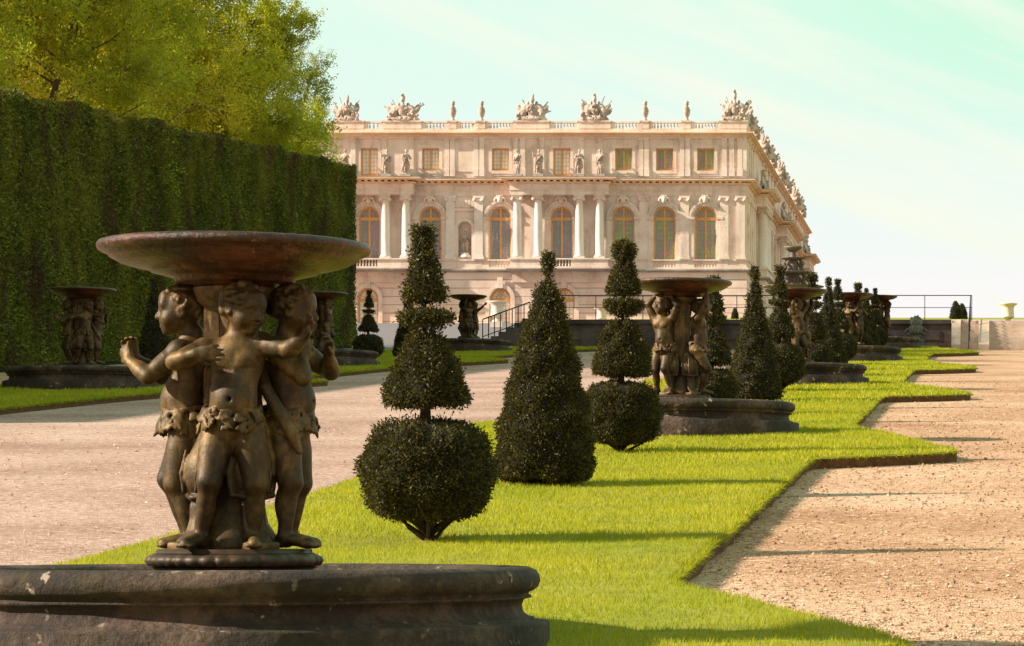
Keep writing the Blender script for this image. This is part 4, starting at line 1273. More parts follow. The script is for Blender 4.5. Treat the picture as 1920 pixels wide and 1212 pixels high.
# ------------------------------------------------------------------ trees behind the hedge
def tree_proto(h, crown_r, seed, leafn, leaf, mat, bare=0.0, up=0.55, twigs=True, low=0.16):
    rg = np.random.default_rng(seed)
    segs = {3: [], 4: [], 5: []}
    tips = []

    def branch(p, d, L, r, lev):
        m = 4 if lev < 2 else 3
        pts = [p]; rad = [r]
        q = p.copy(); dd = d.copy()
        for i in range(m):
            dd = nrm(dd + rg.normal(0, 0.11, 3) + np.array((0, 0, 0.06 * up)))
            q = q + dd * L / m
            pts.append(q.copy()); rad.append(max(r * (1 - 0.75 * (i + 1) / m), 0.004))
        segs[5 if lev == 0 else 4 if lev == 1 else 3].append((pts, rad))
        if lev >= 2:
            for a, b in zip(pts[:-1], pts[1:]):
                tips.append((a, b))
        if lev < 4:
            nb = {0: 0, 1: 7, 2: 5, 3: 3}[lev]
            for i in range(nb):
                t = rg.uniform(0.25, 1.0)
                k = min(int(t * m), m - 1); f = t * m - k
                pp = pts[k] * (1 - f) + pts[k + 1] * f
                perp = nrm(np.cross(d, rg.normal(size=3)))
                nd = nrm(d * 0.62 + perp * 0.75 + np.array((0, 0, 0.25 * up)))
                branch(pp, nd, L * rg.uniform(0.42, 0.65), max(rad[k] * 0.55, 0.005), lev + 1)
        return pts, rad
    tp, tr = branch(np.zeros(3), np.array((0, 0, 1.0)), h * 0.93, h * 0.013, 0)
    for i in range(22):
        t = low + (0.98 - low) * (i + rg.random()) / 22
        k = min(int(t * 4), 3); f = t * 4 - k
        pp = tp[k] * (1 - f) + tp[k + 1] * f
        a = i * 2.399 + rg.normal(0, 0.3)
        tilt = up * (0.35 + 0.9 * t)
        nd = nrm(np.array((math.cos(a), math.sin(a), tilt)))
        w = crown_r * (1.0 - 0.55 * max(0, t - 0.25)) * rg.uniform(0.75, 1.15)
        branch(pp, nd, w, h * 0.0055 * (1.2 - t), 1)
    root = empty('tree')
    mb = MB()
    for sides, lst in segs.items():
        for pts, rad in lst:
            mb.tube(pts, rad, sides)
    link('trunk', mb.mesh('trunk'), M['bark_grey'], root)
    A = np.array([a for a, b in tips]); B = np.array([b for a, b in tips])
    i = rg.integers(0, len(A), leafn)
    if bare > 0:
        keep = rg.random(len(A)) > bare * np.clip((A[:, 2] / h - 0.25) * 1.9, 0, 1)
        idx = np.nonzero(keep)[0]; i = rg.choice(idx, leafn)
    t = rg.random(leafn)[:, None]
    P = A[i] * (1 - t) + B[i] * t + rg.normal(0, 0.09, (leafn, 3))
    V, Q = leaf_arrays(P, rg.normal(0, 0.6, (leafn, 3)) + (0, 0, 0.2), leaf, leaf * 0.6, 0.8, rg)
    hue = 0.5 + 0.35 * np.sin(A[i, 0] * 1.3 + seed) * np.sin(A[i, 2] * 0.9 + A[i, 1]) + rg.normal(0, 0.18, leafn)
    link('crown', np_mesh('crown', V, Q, False, np.repeat(np.clip(hue, 0, 1), 4)), mat, root)
    return root


tA = tree_proto(15.0, 4.0, 101, 90000, 0.095, M['leaf_a'], low=0.45)
tB = tree_proto(14.0, 3.8, 102, 90000, 0.095, M['leaf_b'], low=0.45)
tC = tree_proto(13.5, 2.3, 103, 22000, 0.07, M['leaf_b'], bare=0.90, up=1.1, low=0.36)
tD = tree_proto(10.0, 2.6, 104, 52000, 0.085, M['leaf_b'], low=0.50)
trees = [
    (tB, -30.5, 84, 1.0, 'green leafy tree behind the hedge at the left picture edge'),
    (tA, -33.0, 90, 1.1, 'yellow-green tree behind the hedge in the top left corner'),
    (tB, -30.5, 97, 1.05, 'mid green tree behind the hedge, third tree from the left edge'),
    (tA, -31.5, 103, 1.12, 'brownish yellow spring tree above the hedge left of the marble bowl'),
    (tB, -30.5, 108, 1.0, 'dense green tree behind the hedge above the middle of the marble bowl'),
    (tB, -31.2, 120.5, 1.02, 'green tree between the bright yellow tree and the shorter yellow tree'),
    (tA, -31.0, 115, 1.12, 'bright yellow-green tree reaching the top of the picture beside the sky'),
    (tA, -32.6, 124, 0.86, 'shorter yellow tree sloping down to the thin open-leaved tree'),
    (tB, -35.0, 116, 1.05, 'green tree in the second row behind the bright yellow tree'),
    (tB, -33.0, 129.5, 0.76, 'yellowish green tree stepping down towards the palace behind the shorter yellow tree'),
    (tC, -31.6, 138, 1.0, 'thin open-leaved tree at the right end of the trees beside the palace'),
    (tD, -29.6, 122, 0.98, 'low green bushy tree over the hedge below the thin open-leaved tree'),
    (tD, -32.0, 135, 1.02, 'low green bush touching the left end of the palace'),
    (tA, -37.0, 104, 1.15, 'tall pale tree in the second row above the hedge'),
    (tB, -36.5, 127, 0.95, 'green tree in the second row behind the shorter yellow tree'),
]
used = set()
for k, (proto, X, Y, sc, lab) in enumerate(trees):
    o = proto if id(proto) not in used else copy_tree(proto)
    used.add(id(proto))
    o.location = (X, Y, gz(Y) - 0.1); o.rotation_euler = (0, 0, 2.1 * k); o.scale = (sc, sc, sc)
    tag(o, lab, 'tree', 'trees growing behind the clipped hedge')

# ------------------------------------------------------------------ palace
YP = 290.0
S20 = F / YP


def wx(x): return (x - PX) / S20
def wz(y): return EYE + (HY - y) / S20


palace = empty('palace', (wx(1400), YP, wz(603)))
PO = Vector(palace.location)


def pbuild(mb, name, mat, parent=None):
    """build in world coordinates, then hand over to the palace's own frame"""
    off = PO
    mb.v = [(x - off.x, y - off.y, z - off.z) for x, y, z in mb.v]
    return mb.build(name, mat, parent or palace)


def wall_hole(mb, x0, x1, z0, z1, hx0, hx1, hz0, hz1, arch, y=YP, dep=0.55):
    """wall panel in a plane of constant y with one opening and its reveal"""
    if arch:
        r = (hx1 - hx0) / 2; cx = (hx0 + hx1) / 2; zs = hz1 - r
        hole = [(hx0, hz0), (hx0, (hz0 + zs) / 2)] + [(cx - r * math.cos(t), zs + r * math.sin(t)) for t in np.linspace(0, math.pi, 13)] + [(hx1, (hz0 + zs) / 2), (hx1, hz0)]
    else:
        hole = [(hx0, hz0), (hx0, (hz0 + hz1) / 2), (hx0, hz1), ((hx0 + hx1) / 2, hz1), (hx1, hz1), (hx1, (hz0 + hz1) / 2), (hx1, hz0)]
    n = len(hole)
    cx, cz = (hx0 + hx1) / 2, (hz0 + hz1) / 2
    outer = []
    for i, (x, z) in enumerate(hole):
        if i == 0: outer.append((x0, z0 if hz0 > z0 + 1e-6 else hz0)); continue
        if i == n - 1: outer.append((x1, z0 if hz0 > z0 + 1e-6 else hz0)); continue
        dx, dz = x - cx, z - cz
        tx = ((x1 - cx) if dx > 0 else (x0 - cx)) / dx if abs(dx) > 1e-9 else 1e9
        tz = ((z1 - cz) if dz > 0 else (z0 - cz)) / dz if abs(dz) > 1e-9 else 1e9
        t = min(tx, tz)
        outer.append((cx + dx * t, cz + dz * t))
    # corners of the panel
    V = [(x, y, z) for x, z in hole] + [(x, y, z) for x, z in outer] + [(x, y + dep, z) for x, z in hole]
    Fs = []
    for i in range(n - 1):
        Fs.append((n + i, i, i + 1, n + i + 1))
        Fs.append((i, 2 * n + i, 2 * n + i + 1, i + 1))
        a, b = outer[i], outer[i + 1]
        if abs(a[0] - b[0]) > 1e-6 and abs(a[1] - b[1]) > 1e-6:
            c = (x0 if min(a[0], b[0]) < cx else x1, z1 if max(a[1], b[1]) > cz else z0)
            V.append((c[0], y, c[1])); Fs.append((n + i, n + i + 1, len(V) - 1)[::-1])
    Fs.append((2 * n - 1, n - 1, 0, n)) if hz0 > z0 + 1e-6 else None
    Fs.append((n - 1, 3 * n - 1, 2 * n, 0))
    mb.add(V, Fs)


BAYS = [692, 807, 938, 1053, 1169, 1246, 1323]
WALL_X0 = 560
edges = [WALL_X0, 748, 870, 996, 1111, 1207, 1284, 1400]
ws = MB(); wl = MB(); wa = MB()
GROUND_DOORS = {692: 690, 807: 807, 938: 938, 1053: 1058}
def wall_bay(mb, x0, x1, z0, z1, hx0, hx1, hz0, hz1, arch, y=YP, dep=0.55):
    m = min((hx0 + hx1) / 2 - x0, x1 - (hx0 + hx1) / 2, 1.9); cx = (hx0 + hx1) / 2
    wall_hole(mb, cx - m, cx + m, z0, z1, hx0, hx1, hz0, hz1, arch, y, dep)
    for a, b in ((x0, cx - m), (cx + m, x1)):
        if b - a > 1e-4: mb.add([(a, y, z0), (b, y, z0), (b, y, z1), (a, y, z1)], [(0, 1, 2, 3)])


for bi, c in enumerate(BAYS):
    x0, x1 = wx(edges[bi]), wx(edges[bi + 1])
    if c in GROUND_DOORS:
        d = GROUND_DOORS[c]
        wall_bay(wl, x0, x1, wz(640), wz(507), wx(d - 19), wx(d + 19), wz(639), wz(541), True)
    else:
        wl.add([(x0, YP, wz(640)), (x1, YP, wz(640)), (x1, YP, wz(507)), (x0, YP, wz(507))], [(0, 1, 2, 3)])
    if c == 807:   # this bay also holds the niche
        xm = wx(838)
        wall_bay(ws, x0, xm, wz(507), wz(337), wx(c - 20), wx(c + 20), wz(490), wz(388), True)
    elif c == 938:
        wall_bay(ws, wx(904), x1, wz(507), wz(337), wx(c - 20), wx(c + 20), wz(490), wz(388), True)
    else:
        wall_bay(ws, x0, x1, wz(507), wz(337), wx(c - 20), wx(c + 20), wz(490), wz(388), True)
    tall = c in (692, 1053)
    wall_bay(wa, x0, x1, wz(337), wz(250), wx(c - 16), wx(c + 16), wz(330 if tall else 320), wz(278), False, YP + 0.15)
# niche bay between the 807 and 938 windows
ws2 = MB()
wall_bay(ws2, wx(838), wx(904), wz(507), wz(337), wx(859), wx(884), wz(483), wz(416), True, YP, dep=0.8)
pbuild(ws, 'wall', M['palace']); pbuild(wl, 'wall', M['palace_low']); pbuild(wa, 'attic_wall', M['palace'])
pbuild(ws2, 'niche_wall', M['palace'])
mb = MB()   # back of the niche, body behind the openings, flat roof
mb.box(wx(855), wx(888), YP + 0.8, YP + 0.9, wz(486), wz(412))
pbuild(mb, 'niche_back', M['palace'])
mb = MB()
xl, xr, yb = wx(WALL_X0) + 0.05, wx(1400), 389.0
mb.add([(xl, YP + 1.4, wz(640)), (xr - 0.6, YP + 1.4, wz(640)), (xr - 0.6, YP + 1.4, wz(252)), (xl, YP + 1.4, wz(252))], [(0, 1, 2, 3)])
pbuild(mb, 'dark_interior', M['dark_brick'])
mb = MB()
mb.add([(xl, YP + 0.2, wz(247)), (xr - 0.2, YP + 0.2, wz(247)), (xr - 0.2, yb, wz(247)), (xl, yb, wz(247))], [(0, 1, 2, 3)])
mb.add([(xl, YP, wz(640)), (xl, yb, wz(640)), (xl, yb, wz(247)), (xl, YP, wz(247))], [(0, 1, 2, 3)])
mb.add([(xl, yb, wz(640)), (xr, yb, wz(640)), (xr, yb, wz(247)), (xl, yb, wz(247))], [(0, 1, 2, 3)])
pbuild(mb, 'roof', M['greyledge'])

# window frames with panes
def window(c, y_bot, y_top, half, arch, mat, yy, label=None, bars=(4, 8), transom=None, blind=False):
    f = MB(); p = MB()
    x0, x1 = wx(c - half), wx(c + half); z0, z1 = wz(y_bot), wz(y_top)
    r = (x1 - x0) / 2; cx = (x0 + x1) / 2; zs = z1 - r if arch else z1
    fw = 0.14
    Y0, Y1 = yy + 0.28, yy + 0.40
    f.box(x0, x0 + fw, Y0, Y1, z0, zs); f.box(x1 - fw, x1, Y0, Y1, z0, zs)
    f.box(x0 + fw, x1 - fw, Y0 + 0.003, Y1, z0, z0 + 0.22)
    f.box(cx - 0.10, cx + 0.10, Y0 - 0.03, Y1 - 0.02, z0 + 0.22, z1 - 0.08)
    if arch:
        T = np.linspace(0, math.pi, 21)
        for a, b in zip(T[:-1], T[1:]):
            for ro, ri in ((r, r - 0.18),):
                V = [(cx + q * math.cos(t), Y, zs + q * math.sin(t)) for Y in (Y0, Y1) for q, t in ((ri, a), (ro, a), (ro, b), (ri, b))]
                f.add(V, [(0, 1, 2, 3), (3, 2, 6, 7), (0, 4, 5, 1)])
            V = [(cx + q * math.cos(t), Y, zs + q * math.sin(t)) for Y in (Y0 + 0.03, Y1) for q, t in ((0.36, a), (0.42, a), (0.42, b), (0.36, b))]
            f.add(V, [(0, 1, 2, 3), (3, 2, 6, 7), (0, 4, 5, 1)])
        for t in (0.25, 0.5, 0.75):
            for sgn in (1, -1):
                a = math.pi / 2 * t
                f.tube([(cx + sgn * 0.42 * math.cos(a), Y0 + 0.06, zs + 0.42 * math.sin(a)), (cx + sgn * (r - 0.1) * math.cos(a), Y0 + 0.06, zs + (r - 0.1) * math.sin(a))], 0.028, 4, False)
        f.box(x0 + fw, x1 - fw, Y0 - 0.02, Y1 - 0.006, zs - 0.28, zs + 0.02)
        ztop = zs - 0.28
    else:
        f.box(x0 + fw, x1 - fw, Y0 + 0.003, Y1, z1 - 0.15, z1)
        ztop = z1 - 0.15
    zb = z0 + 0.22
    for s0, s1 in ((x0 + fw, cx - 0.10), (cx + 0.10, x1 - fw)):
        for i in range(1, bars[0] // 2):
            q = s0 + (s1 - s0) * i / (bars[0] // 2)
            f.box(q - 0.013, q + 0.013, Y0 + 0.035, Y1 - 0.01, zb, ztop)
        for j in range(1, bars[1]):
            z = zb + (ztop - zb) * j / bars[1]
            f.box(s0, s1, Y0 + 0.038, Y1 - 0.012, z - 0.013, z + 0.013)
    if arch:
        T = np.linspace(0, math.pi, 17)
        pts = [(x0 + 0.04, z0 + 0.05), (x1 - 0.04, z0 + 0.05)] + [(cx + (r - 0.05) * math.cos(t), zs + (r - 0.05) * math.sin(t)) for t in T]
    else:
        pts = [(x0 + 0.04, z0 + 0.05), (x1 - 0.04, z0 + 0.05), (x1 - 0.04, z1 - 0.05), (x0 + 0.04, z1 - 0.05)]
    k = len(pts)
    V = [(x, Y0 + 0.085, z) for x, z in pts] + [(x, Y0 + 0.105, z) for x, z in pts]
    p.add(V, [tuple(range(k)), tuple(range(2 * k - 1, k - 1, -1))] + [(i, k + i, k + (i + 1) % k, (i + 1) % k) for i in range(k)])
    w = pbuild(f, 'window', M['orange'])
    if label: w['label'] = label
    pbuild(p, 'pane', mat, w)
    return w


for c in BAYS:
    window(c, 490, 388, 20, True, M['pane_green' if c >= 1100 else 'pane_dark'], YP)
    white = c < 1100
    tall = c in (692, 1053)
    window(c, 330 if tall else 320, 278, 16, False, M['pane_white' if white else 'pane_green'], YP + 0.15, 'attic window with white blinds' if white else 'attic window with dark green glass', bars=(4, 6 if tall else 5))
for c, d in GROUND_DOORS.items():
    window(d, 639, 541, 19, True, M['pane_white'], YP, bars=(4, 9))

# archivolts, keystone masks, panels (applied relief of the wall)
for c in BAYS:
    mb = MB()
    cx, zs, r = wx(c), wz(408), 1.0
    T = np.linspace(0, math.pi, 25)
    for (ri, ro, dy) in ((1.10, 1.34, 0.14), (1.34, 1.56, 0.20)):
        for a, b in zip(T[:-1], T[1:]):
            V = [(cx + q * math.cos(t), YP - Y, zs + q * math.sin(t)) for Y in (dy, 0.0) for q, t in ((ri, a), (ro, a), (ro, b), (ri, b))]
            mb.add(V, [(0, 1, 2, 3), (3, 2, 6, 7), (0, 4, 5, 1)])
    for s_ in (-1, 1):
        mb.box(cx + s_ * 1.33 - 0.24, cx + s_ * 1.33 + 0.24, YP - 0.16, YP, wz(487), zs - 0.2)
        mb.box(cx + s_ * 1.33 - 0.32, cx + s_ * 1.33 + 0.32, YP - 0.26, YP, zs - 0.2, zs + 0.02)
    pbuild(mb, 'arch_surround', M['palace'])
for d in GROUND_DOORS.values():
    mb = MB()
    cx, zs = wx(d), wz(541) - 0.95
    T = np.linspace(0, math.pi, 21)
    for a, b in zip(T[:-1], T[1:]):
        V = [(cx + q * math.cos(t), YP - Y, zs + q * math.sin(t)) for Y in (0.16, 0.0) for q, t in ((1.0, a), (1.38, a), (1.38, b), (1.0, b))]
        mb.add(V, [(0, 1, 2, 3), (3, 2, 6, 7), (0, 4, 5, 1)])
    mb.box(cx - 0.26, cx + 0.26, YP - 0.26, YP - 0.161, zs + 0.95, zs + 2.0)
    for s_ in (-1, 1):
        mb.box(cx + s_ * 1.19 - 0.19, cx + s_ * 1.19 + 0.19, YP - 0.158, YP, wz(640), zs)
    pbuild(mb, 'arch_surround', M['palace'])
for c in BAYS:
    S = Sculpt((-0.7, -0.6, -0.7), (0.7, 0.1, 0.7), 0.045)
    S.ell((0, -0.16, 0), (0.24, 0.26, 0.34), 0.05)
    S.ell((0, -0.36, -0.05), (0.07, 0.12, 0.1), 0.05)
    for q in (-1, 1):
        S.ell((0.13 * q, -0.38, 0.07), 0.06, 0.04, sub=True)
        S.path([(0.2 * q, -0.14, 0.2), (0.38 * q, -0.12, 0.18), (0.5 * q, -0.1, -0.02), (0.44 * q, -0.1, -0.25)], [0.12, 0.11, 0.09, 0.05], 0.05)
    S.boxy((0, -0.1, 0.4), (0.3, 0.14, 0.06), 0.04)
    o = link('keystone_mask', S.mesh('keystone_mask', 1), M['palace'], palace)
    o.location = (wx(c) - PO.x, YP - 0.2 - PO.y, wz(376) - PO.z)
# rusticated courses, panels of the attic, window surrounds of the attic
mb = MB()
for c in BAYS:
    tall = c in (692, 1053)
    yb_ = 330 if tall else 320
    x0, x1 = wx(c - 16), wx(c + 16)
    for a, b, p in ((0.0, 0.30, 0.10), (0.30, 0.48, 0.05)):
        mb.box(x0 - b, x0 - a, YP + 0.15 - p, YP + 0.15, wz(yb_) - b, wz(278) + b)
        mb.box(x1 + a, x1 + b, YP + 0.15 - p, YP + 0.15, wz(yb_) - b, wz(278) + b)
        mb.box(x0 - a, x1 + a, YP + 0.15 - p, YP + 0.15, wz(278) + a, wz(278) + b)
        mb.box(x0 - a, x1 + a, YP + 0.15 - p, YP + 0.15, wz(yb_) - b, wz(yb_) - a)
for x in (662, 720, 771, 838, 848, 893, 903, 966, 980, 1016, 1090, 1125, 1202, 1212, 1279, 1289, 1358, 1372, 1387):
    mb.box(wx(x - 4.5), wx(x + 4.5), YP - 0.02, YP + 0.15, wz(317), wz(264))
    mb.box(wx(x - 5.5), wx(x + 5.5), YP - 0.10, YP + 0.15, wz(331), wz(317))
    mb.box(wx(x - 5.2), wx(x + 5.2), YP - 0.09, YP + 0.15, wz(264), wz(260))
mb.box(wx(852), wx(889), YP + 0.06, YP + 0.15, wz(322), wz(266))
mb.box(wx(WALL_X0), wx(1400), YP - 0.06, YP + 0.15, wz(260), wz(256.5))
pbuild(mb, 'attic_relief', M['palace'])
mb = MB()   # frame round the niche and the panel over it
cx, zs = wx(871.5), wz(416) - 0.62
T = np.linspace(0, math.pi, 19)
for a, b in zip(T[:-1], T[1:]):
    V = [(cx + q * math.cos(t), YP - Y, zs + q * math.sin(t)) for Y in (0.13, 0.0) for q, t in ((0.66, a), (0.95, a), (0.95, b), (0.66, b))]
    mb.add(V, [(0, 1, 2, 3), (3, 2, 6, 7), (0, 4, 5, 1)])
for s_ in (-1, 1): mb.box(cx + s_ * 0.80 - 0.15, cx + s_ * 0.80 + 0.15, YP - 0.13, YP, wz(487), zs)
mb.box(cx - 1.0, cx + 1.0, YP - 0.2, YP, wz(490), wz(487) - 0.003)
mb.box(cx - 1.1, cx + 1.1, YP - 0.22, YP, wz(396), wz(392))
mb.box(cx - 0.95, cx + 0.95, YP - 0.08, YP, wz(389), wz(373))
for x in np.arange(-0.7, 0.75, 0.28):
    mb.box(cx + x - 0.11, cx + x + 0.11, YP - 0.13, YP - 0.08, wz(386) + 0.1 * math.sin(7 * x), wz(377) + 0.12 * math.sin(5 * x))
pbuild(mb, 'niche_frame', M['palace'])

# mouldings: (y px top, y px bottom, projection) sweeps round the front with the two porticoes
FRONT = [(WALL_X0, 0.0), (776, 1.35), (776, 0), (962, 0), (962, 1.35), (1142, 1.35), (1142, 0), (1400, 0)]
RUNS = [(WALL_X0, 778, 1.35), (778, 961, 0.0), (961, 1143, 1.35), (1143, 1400, 0.0)]
# side elevation: y ranges with their projection from the x = wx(1400) plane
SIDE = [(290, 299.5, 0.0), (299.5, 308, 1.15), (308, 330, 0.0), (330, 349, 1.15), (349, 370, 0.0), (370, 379, 1.25), (379, 388, 0.0)]
XC = wx(1400)


def moulding(mb, ytop, ybot, proj, porch=True, ends=True):
    z0, z1 = wz(ybot), wz(ytop)
    for x0, x1, p in RUNS:
        p = p if porch else 0.0
        e0 = proj if (p > 0 and x0 != WALL_X0) else (0)
        e1 = proj if p > 0 else 0
        xa = wx(x0) - e0; xb = wx(x1) + e1
        if x1 == 1400: xb = XC + proj
        if p == 0 and porch:
            xa = wx(x0) + proj; xb = (wx(x1) - proj) if x1 != 1400 else XC + proj
            if x0 == WALL_X0: xa = wx(x0)
        mb.box(xa, xb, YP - p - proj, YP + 0.02, z0, z1)
    for k, (y0, y1, p) in enumerate(SIDE):
        p = p if porch else 0.0
        a = y0 - (proj if p > 0 else -proj if (porch and k > 0) else 0); b = y1 + (proj if p > 0 else -proj if (porch and k < len(SIDE) - 1) else 0)
        if k == 0: a = YP + 0.02
        mb.box(XC - 0.3, XC + p + proj, a, b, z0, z1)


mb = MB()
moulding(mb, 336.5, 339.5, 0.85); moulding(mb, 339.5, 341.5, 0.70); moulding(mb, 344, 347, 0.28)
for x0, x1, p in RUNS:      # modillion blocks under the cornice
    xx = wx(x0) + 0.35
    while xx < wx(x1) - 0.2:
        mb.box(xx, xx + 0.28, YP - p - 0.62, YP - p - 0.02, wz(344), wz(341.5)); xx += 0.62
for y0, y1, p in SIDE:
    q = y0 + 0.3
    while q < y1 - 0.2:
        mb.box(XC + p + 0.02, XC + p + 0.62, q, q + 0.28, wz(344), wz(341.5)); q += 0.9
pbuild(mb, 'main_cornice', M['cornice'])
mb = MB()
moulding(mb, 347, 358, 0.05); moulding(mb, 358, 360, 0.14); moulding(mb, 360, 368, 0.08)
pbuild(mb, 'entablature', M['palace'])
mb = MB()
moulding(mb, 249, 251, 0.62, False); moulding(mb, 251, 253, 0.46, False); moulding(mb, 253, 256.5, 0.2, False)
pbuild(mb, 'attic_cornice', M['cornice'])
mb = MB()
moulding(mb, 505.5, 508, 0.38)
moulding(mb, 508, 511, 0.2)
pbuild(mb, 'ledge', M['greyledge'])
mb = MB()
moulding(mb, 335.5, 336.5, 0.88)
pbuild(mb, 'cornice_lead', M['greyledge'])
mb = MB()
moulding(mb, 487, 489.5, 0.22); moulding(mb, 502, 505.5, 0.16)
for x0, x1, p in RUNS:      # parapet dado between the balconies
    cs = sorted([c for c in BAYS if x0 < c < x1])
    q = [x0] + sum([[c - 21, c + 21] for c in cs], []) + [x1]
    for a, b in zip(q[0::2], q[1::2]):
        mb.box(wx(a), wx(b), YP - p - 0.1, YP - 0.01, wz(502), wz(489.5))
for y0, y1, p in SIDE:
    mb.box(XC - 0.3, XC + p + 0.1, y0 if y0 > 290 else YP + 0.02, y1, wz(502), wz(489.5))
# porch podiums of the ground floor
for x0, x1, p in RUNS:
    if p > 0: mb.box(wx(x0), wx(x1), YP - 0.22, YP - 0.002, wz(530), wz(511))
pbuild(mb, 'parapet', M['palace'])
mb = MB()
for y0, y1, p in SIDE:
    if p > 0: mb.box(XC, XC + p, y0, y1, wz(640), wz(511))
    if p > 0: mb.box(XC, XC + p - 0.05, y0 + 0.1, y1 - 0.1, wz(347), wz(337))
mb.box(XC - 0.35, XC, YP + 0.001, 388, wz(640), wz(511))
pbuild(mb, 'side_base', M['palace_low'])
mb = MB()
mb.box(XC - 0.6, XC - 0.002, YP + 0.003, 388, wz(511), wz(247))
pbuild(mb, 'side_wall', M['palace'])


def baluster_row(mb, x0, x1, y, zb, zt, step, r, axis='x'):
    n = max(1, int((x1 - x0) / step)); h = zt - zb
    for i in range(n):
        q = x0 + (x1 - x0) * (i + 0.5) / n
        c = (q, y, zb) if axis == 'x' else (y, q, zb)
        mb.lathe([(r * 0.75, 0), (r * 0.75, h * 0.08), (r * 0.5, h * 0.14), (r, h * 0.36), (r * 0.8, h * 0.52), (r * 0.42, h * 0.78), (r * 0.7, h * 0.88), (r * 0.7, h)], 8, c)


for c in BAYS:
    p = 0.0
    for x0, x1, q in RUNS:
        if x0 < c < x1: p = q
    mb = MB()
    baluster_row(mb, wx(c - 20), wx(c + 20), YP - p + 0.02, wz(502) + 0.01, wz(489.5) - 0.01, 0.27, 0.10)
    pbuild(mb, 'window_balustrade', M['palace'])

# columns and pilasters
def column(x, parent=palace, y=None, name='column', X=None):
    mb = MB()
    X = wx(x) if X is None else X
    y = YP - 0.95 if y is None else y
    z0, z1 = wz(487), wz(368)
    h = z1 - z0
    mb.box(X - 0.52, X + 0.52, y - 0.52, y + 0.52, z0, z0 + 0.16)
    mb.lathe([(0.50, 0.16), (0.52, 0.21), (0.50, 0.27), (0.44, 0.30), (0.46, 0.35), (0.42, 0.39), (0.40, 0.42), (0.40, h * 0.35), (0.375, h * 0.65), (0.335, h - 0.62), (0.36, h - 0.58), (0.335, h - 0.54), (0.34, h - 0.45)], 24, (X, y, z0))
    o = pbuild(mb, 'column', M['column'])
    k = MB()
    k.box(X - 0.44, X + 0.44, y - 0.40, y + 0.40, z1 - 0.44, z1 - 0.2)
    for s_ in (-1, 1):
        k.lathe([(0.0, -0.44), (0.17, -0.44), (0.19, -0.3), (0.15, 0.0), (0.19, 0.3), (0.17, 0.44), (0.0, 0.44)], 14, (0, 0, 0))
        n0 = 14 * 7
        k.v[-n0:] = [(X + s_ * 0.40 + vx_, y + vz_, z1 - 0.40 + vy_) for vx_, vy_, vz_ in k.v[-n0:]]
    k.box(X - 0.50, X + 0.50, y - 0.46, y + 0.46, z1 - 0.2, z1 - 0.06)
    k.box(X - 0.54, X + 0.54, y - 0.50, y + 0.50, z1 - 0.06, z1)
    k = pbuild(k, 'capital', M['palace'], o)
    return o


for x in (622, 660, 727, 765, 973, 1012, 1089, 1127):
    column(x)
PIL = [845, 898, 1207, 1284, 1358, 1389]
for x in PIL:
    mb = MB(); X = wx(x); z0, z1 = wz(487), wz(368)
    mb.box(X - 0.50, X + 0.50, YP - 0.30, YP - 0.001, z0, z0 + 0.16); mb.box(X - 0.46, X + 0.46, YP - 0.26, YP - 0.001, z0 + 0.16, z0 + 0.36)
    mb.box(X - 0.40, X + 0.40, YP - 0.215, YP - 0.001, z0 + 0.36, z1 - 0.5)
    mb.box(X - 0.44, X + 0.44, YP - 0.26, YP - 0.001, z1 - 0.5, z1 - 0.2); mb.box(X - 0.52, X + 0.52, YP - 0.32, YP - 0.001, z1 - 0.2, z1)
    for s_ in (-1, 1): mb.tube([(X + s_ * 0.38, YP - 0.36, z1 - 0.36), (X + s_ * 0.38, YP - 0.2, z1 - 0.36)], 0.17, 10)
    pbuild(mb, 'pilaster', M['column' if x in (845, 898) else 'palace'])
# side elevation: pilasters, columns, windows
for q in (291.2, 293.4, 296.0, 298.4, 310, 314.5, 319, 323.5, 328, 351, 355.5, 360, 364.5, 381, 384.5, 387.4):
    mb = MB(); z0, z1 = wz(487), wz(368)
    mb.box(XC, XC + 0.20, q - 0.4, q + 0.4, z0, z1 - 0.5); mb.box(XC, XC + 0.28, q - 0.5, q + 0.5, z0 - 0.003, z0 + 0.3)
    mb.box(XC, XC + 0.30, q - 0.48, q + 0.48, z1 - 0.5, z1)
    mb.box(XC - 0.002, XC + 0.10, q - 0.35, q + 0.35, wz(331), wz(260)); mb.box(XC - 0.002, XC + 0.22, q - 0.45, q + 0.45, wz(264), wz(258))
    pbuild(mb, 'pilaster', M['palace'])
for q in (301.0, 303.0, 305.0, 307.0, 331.5, 334, 339, 342, 347, 371.5, 374, 377.5):
    column(0, y=q, X=XC + 0.72)
for q in (312.2, 316.7, 321.2, 325.7, 353.2, 357.7, 362.2):
    mb = MB()
    for a, b in ((q - 0.95, q - 0.78), (q - 0.06, q + 0.06), (q + 0.78, q + 0.95)):
        mb.box(XC + 0.004, XC + 0.07, a, b, wz(487), wz(395))
    for z in (wz(395), wz(410), wz(430), wz(450), wz(470)):
        mb.box(XC + 0.004, XC + 0.06, q - 0.78, q + 0.78, z - 0.08, z)
    w = pbuild(mb, 'window', M['orange'])
    mb = MB(); mb.box(XC + 0.001, XC + 0.02, q - 0.9, q + 0.9, wz(487), wz(396)); pbuild(mb, 'pane', M['pane_dark'], w)

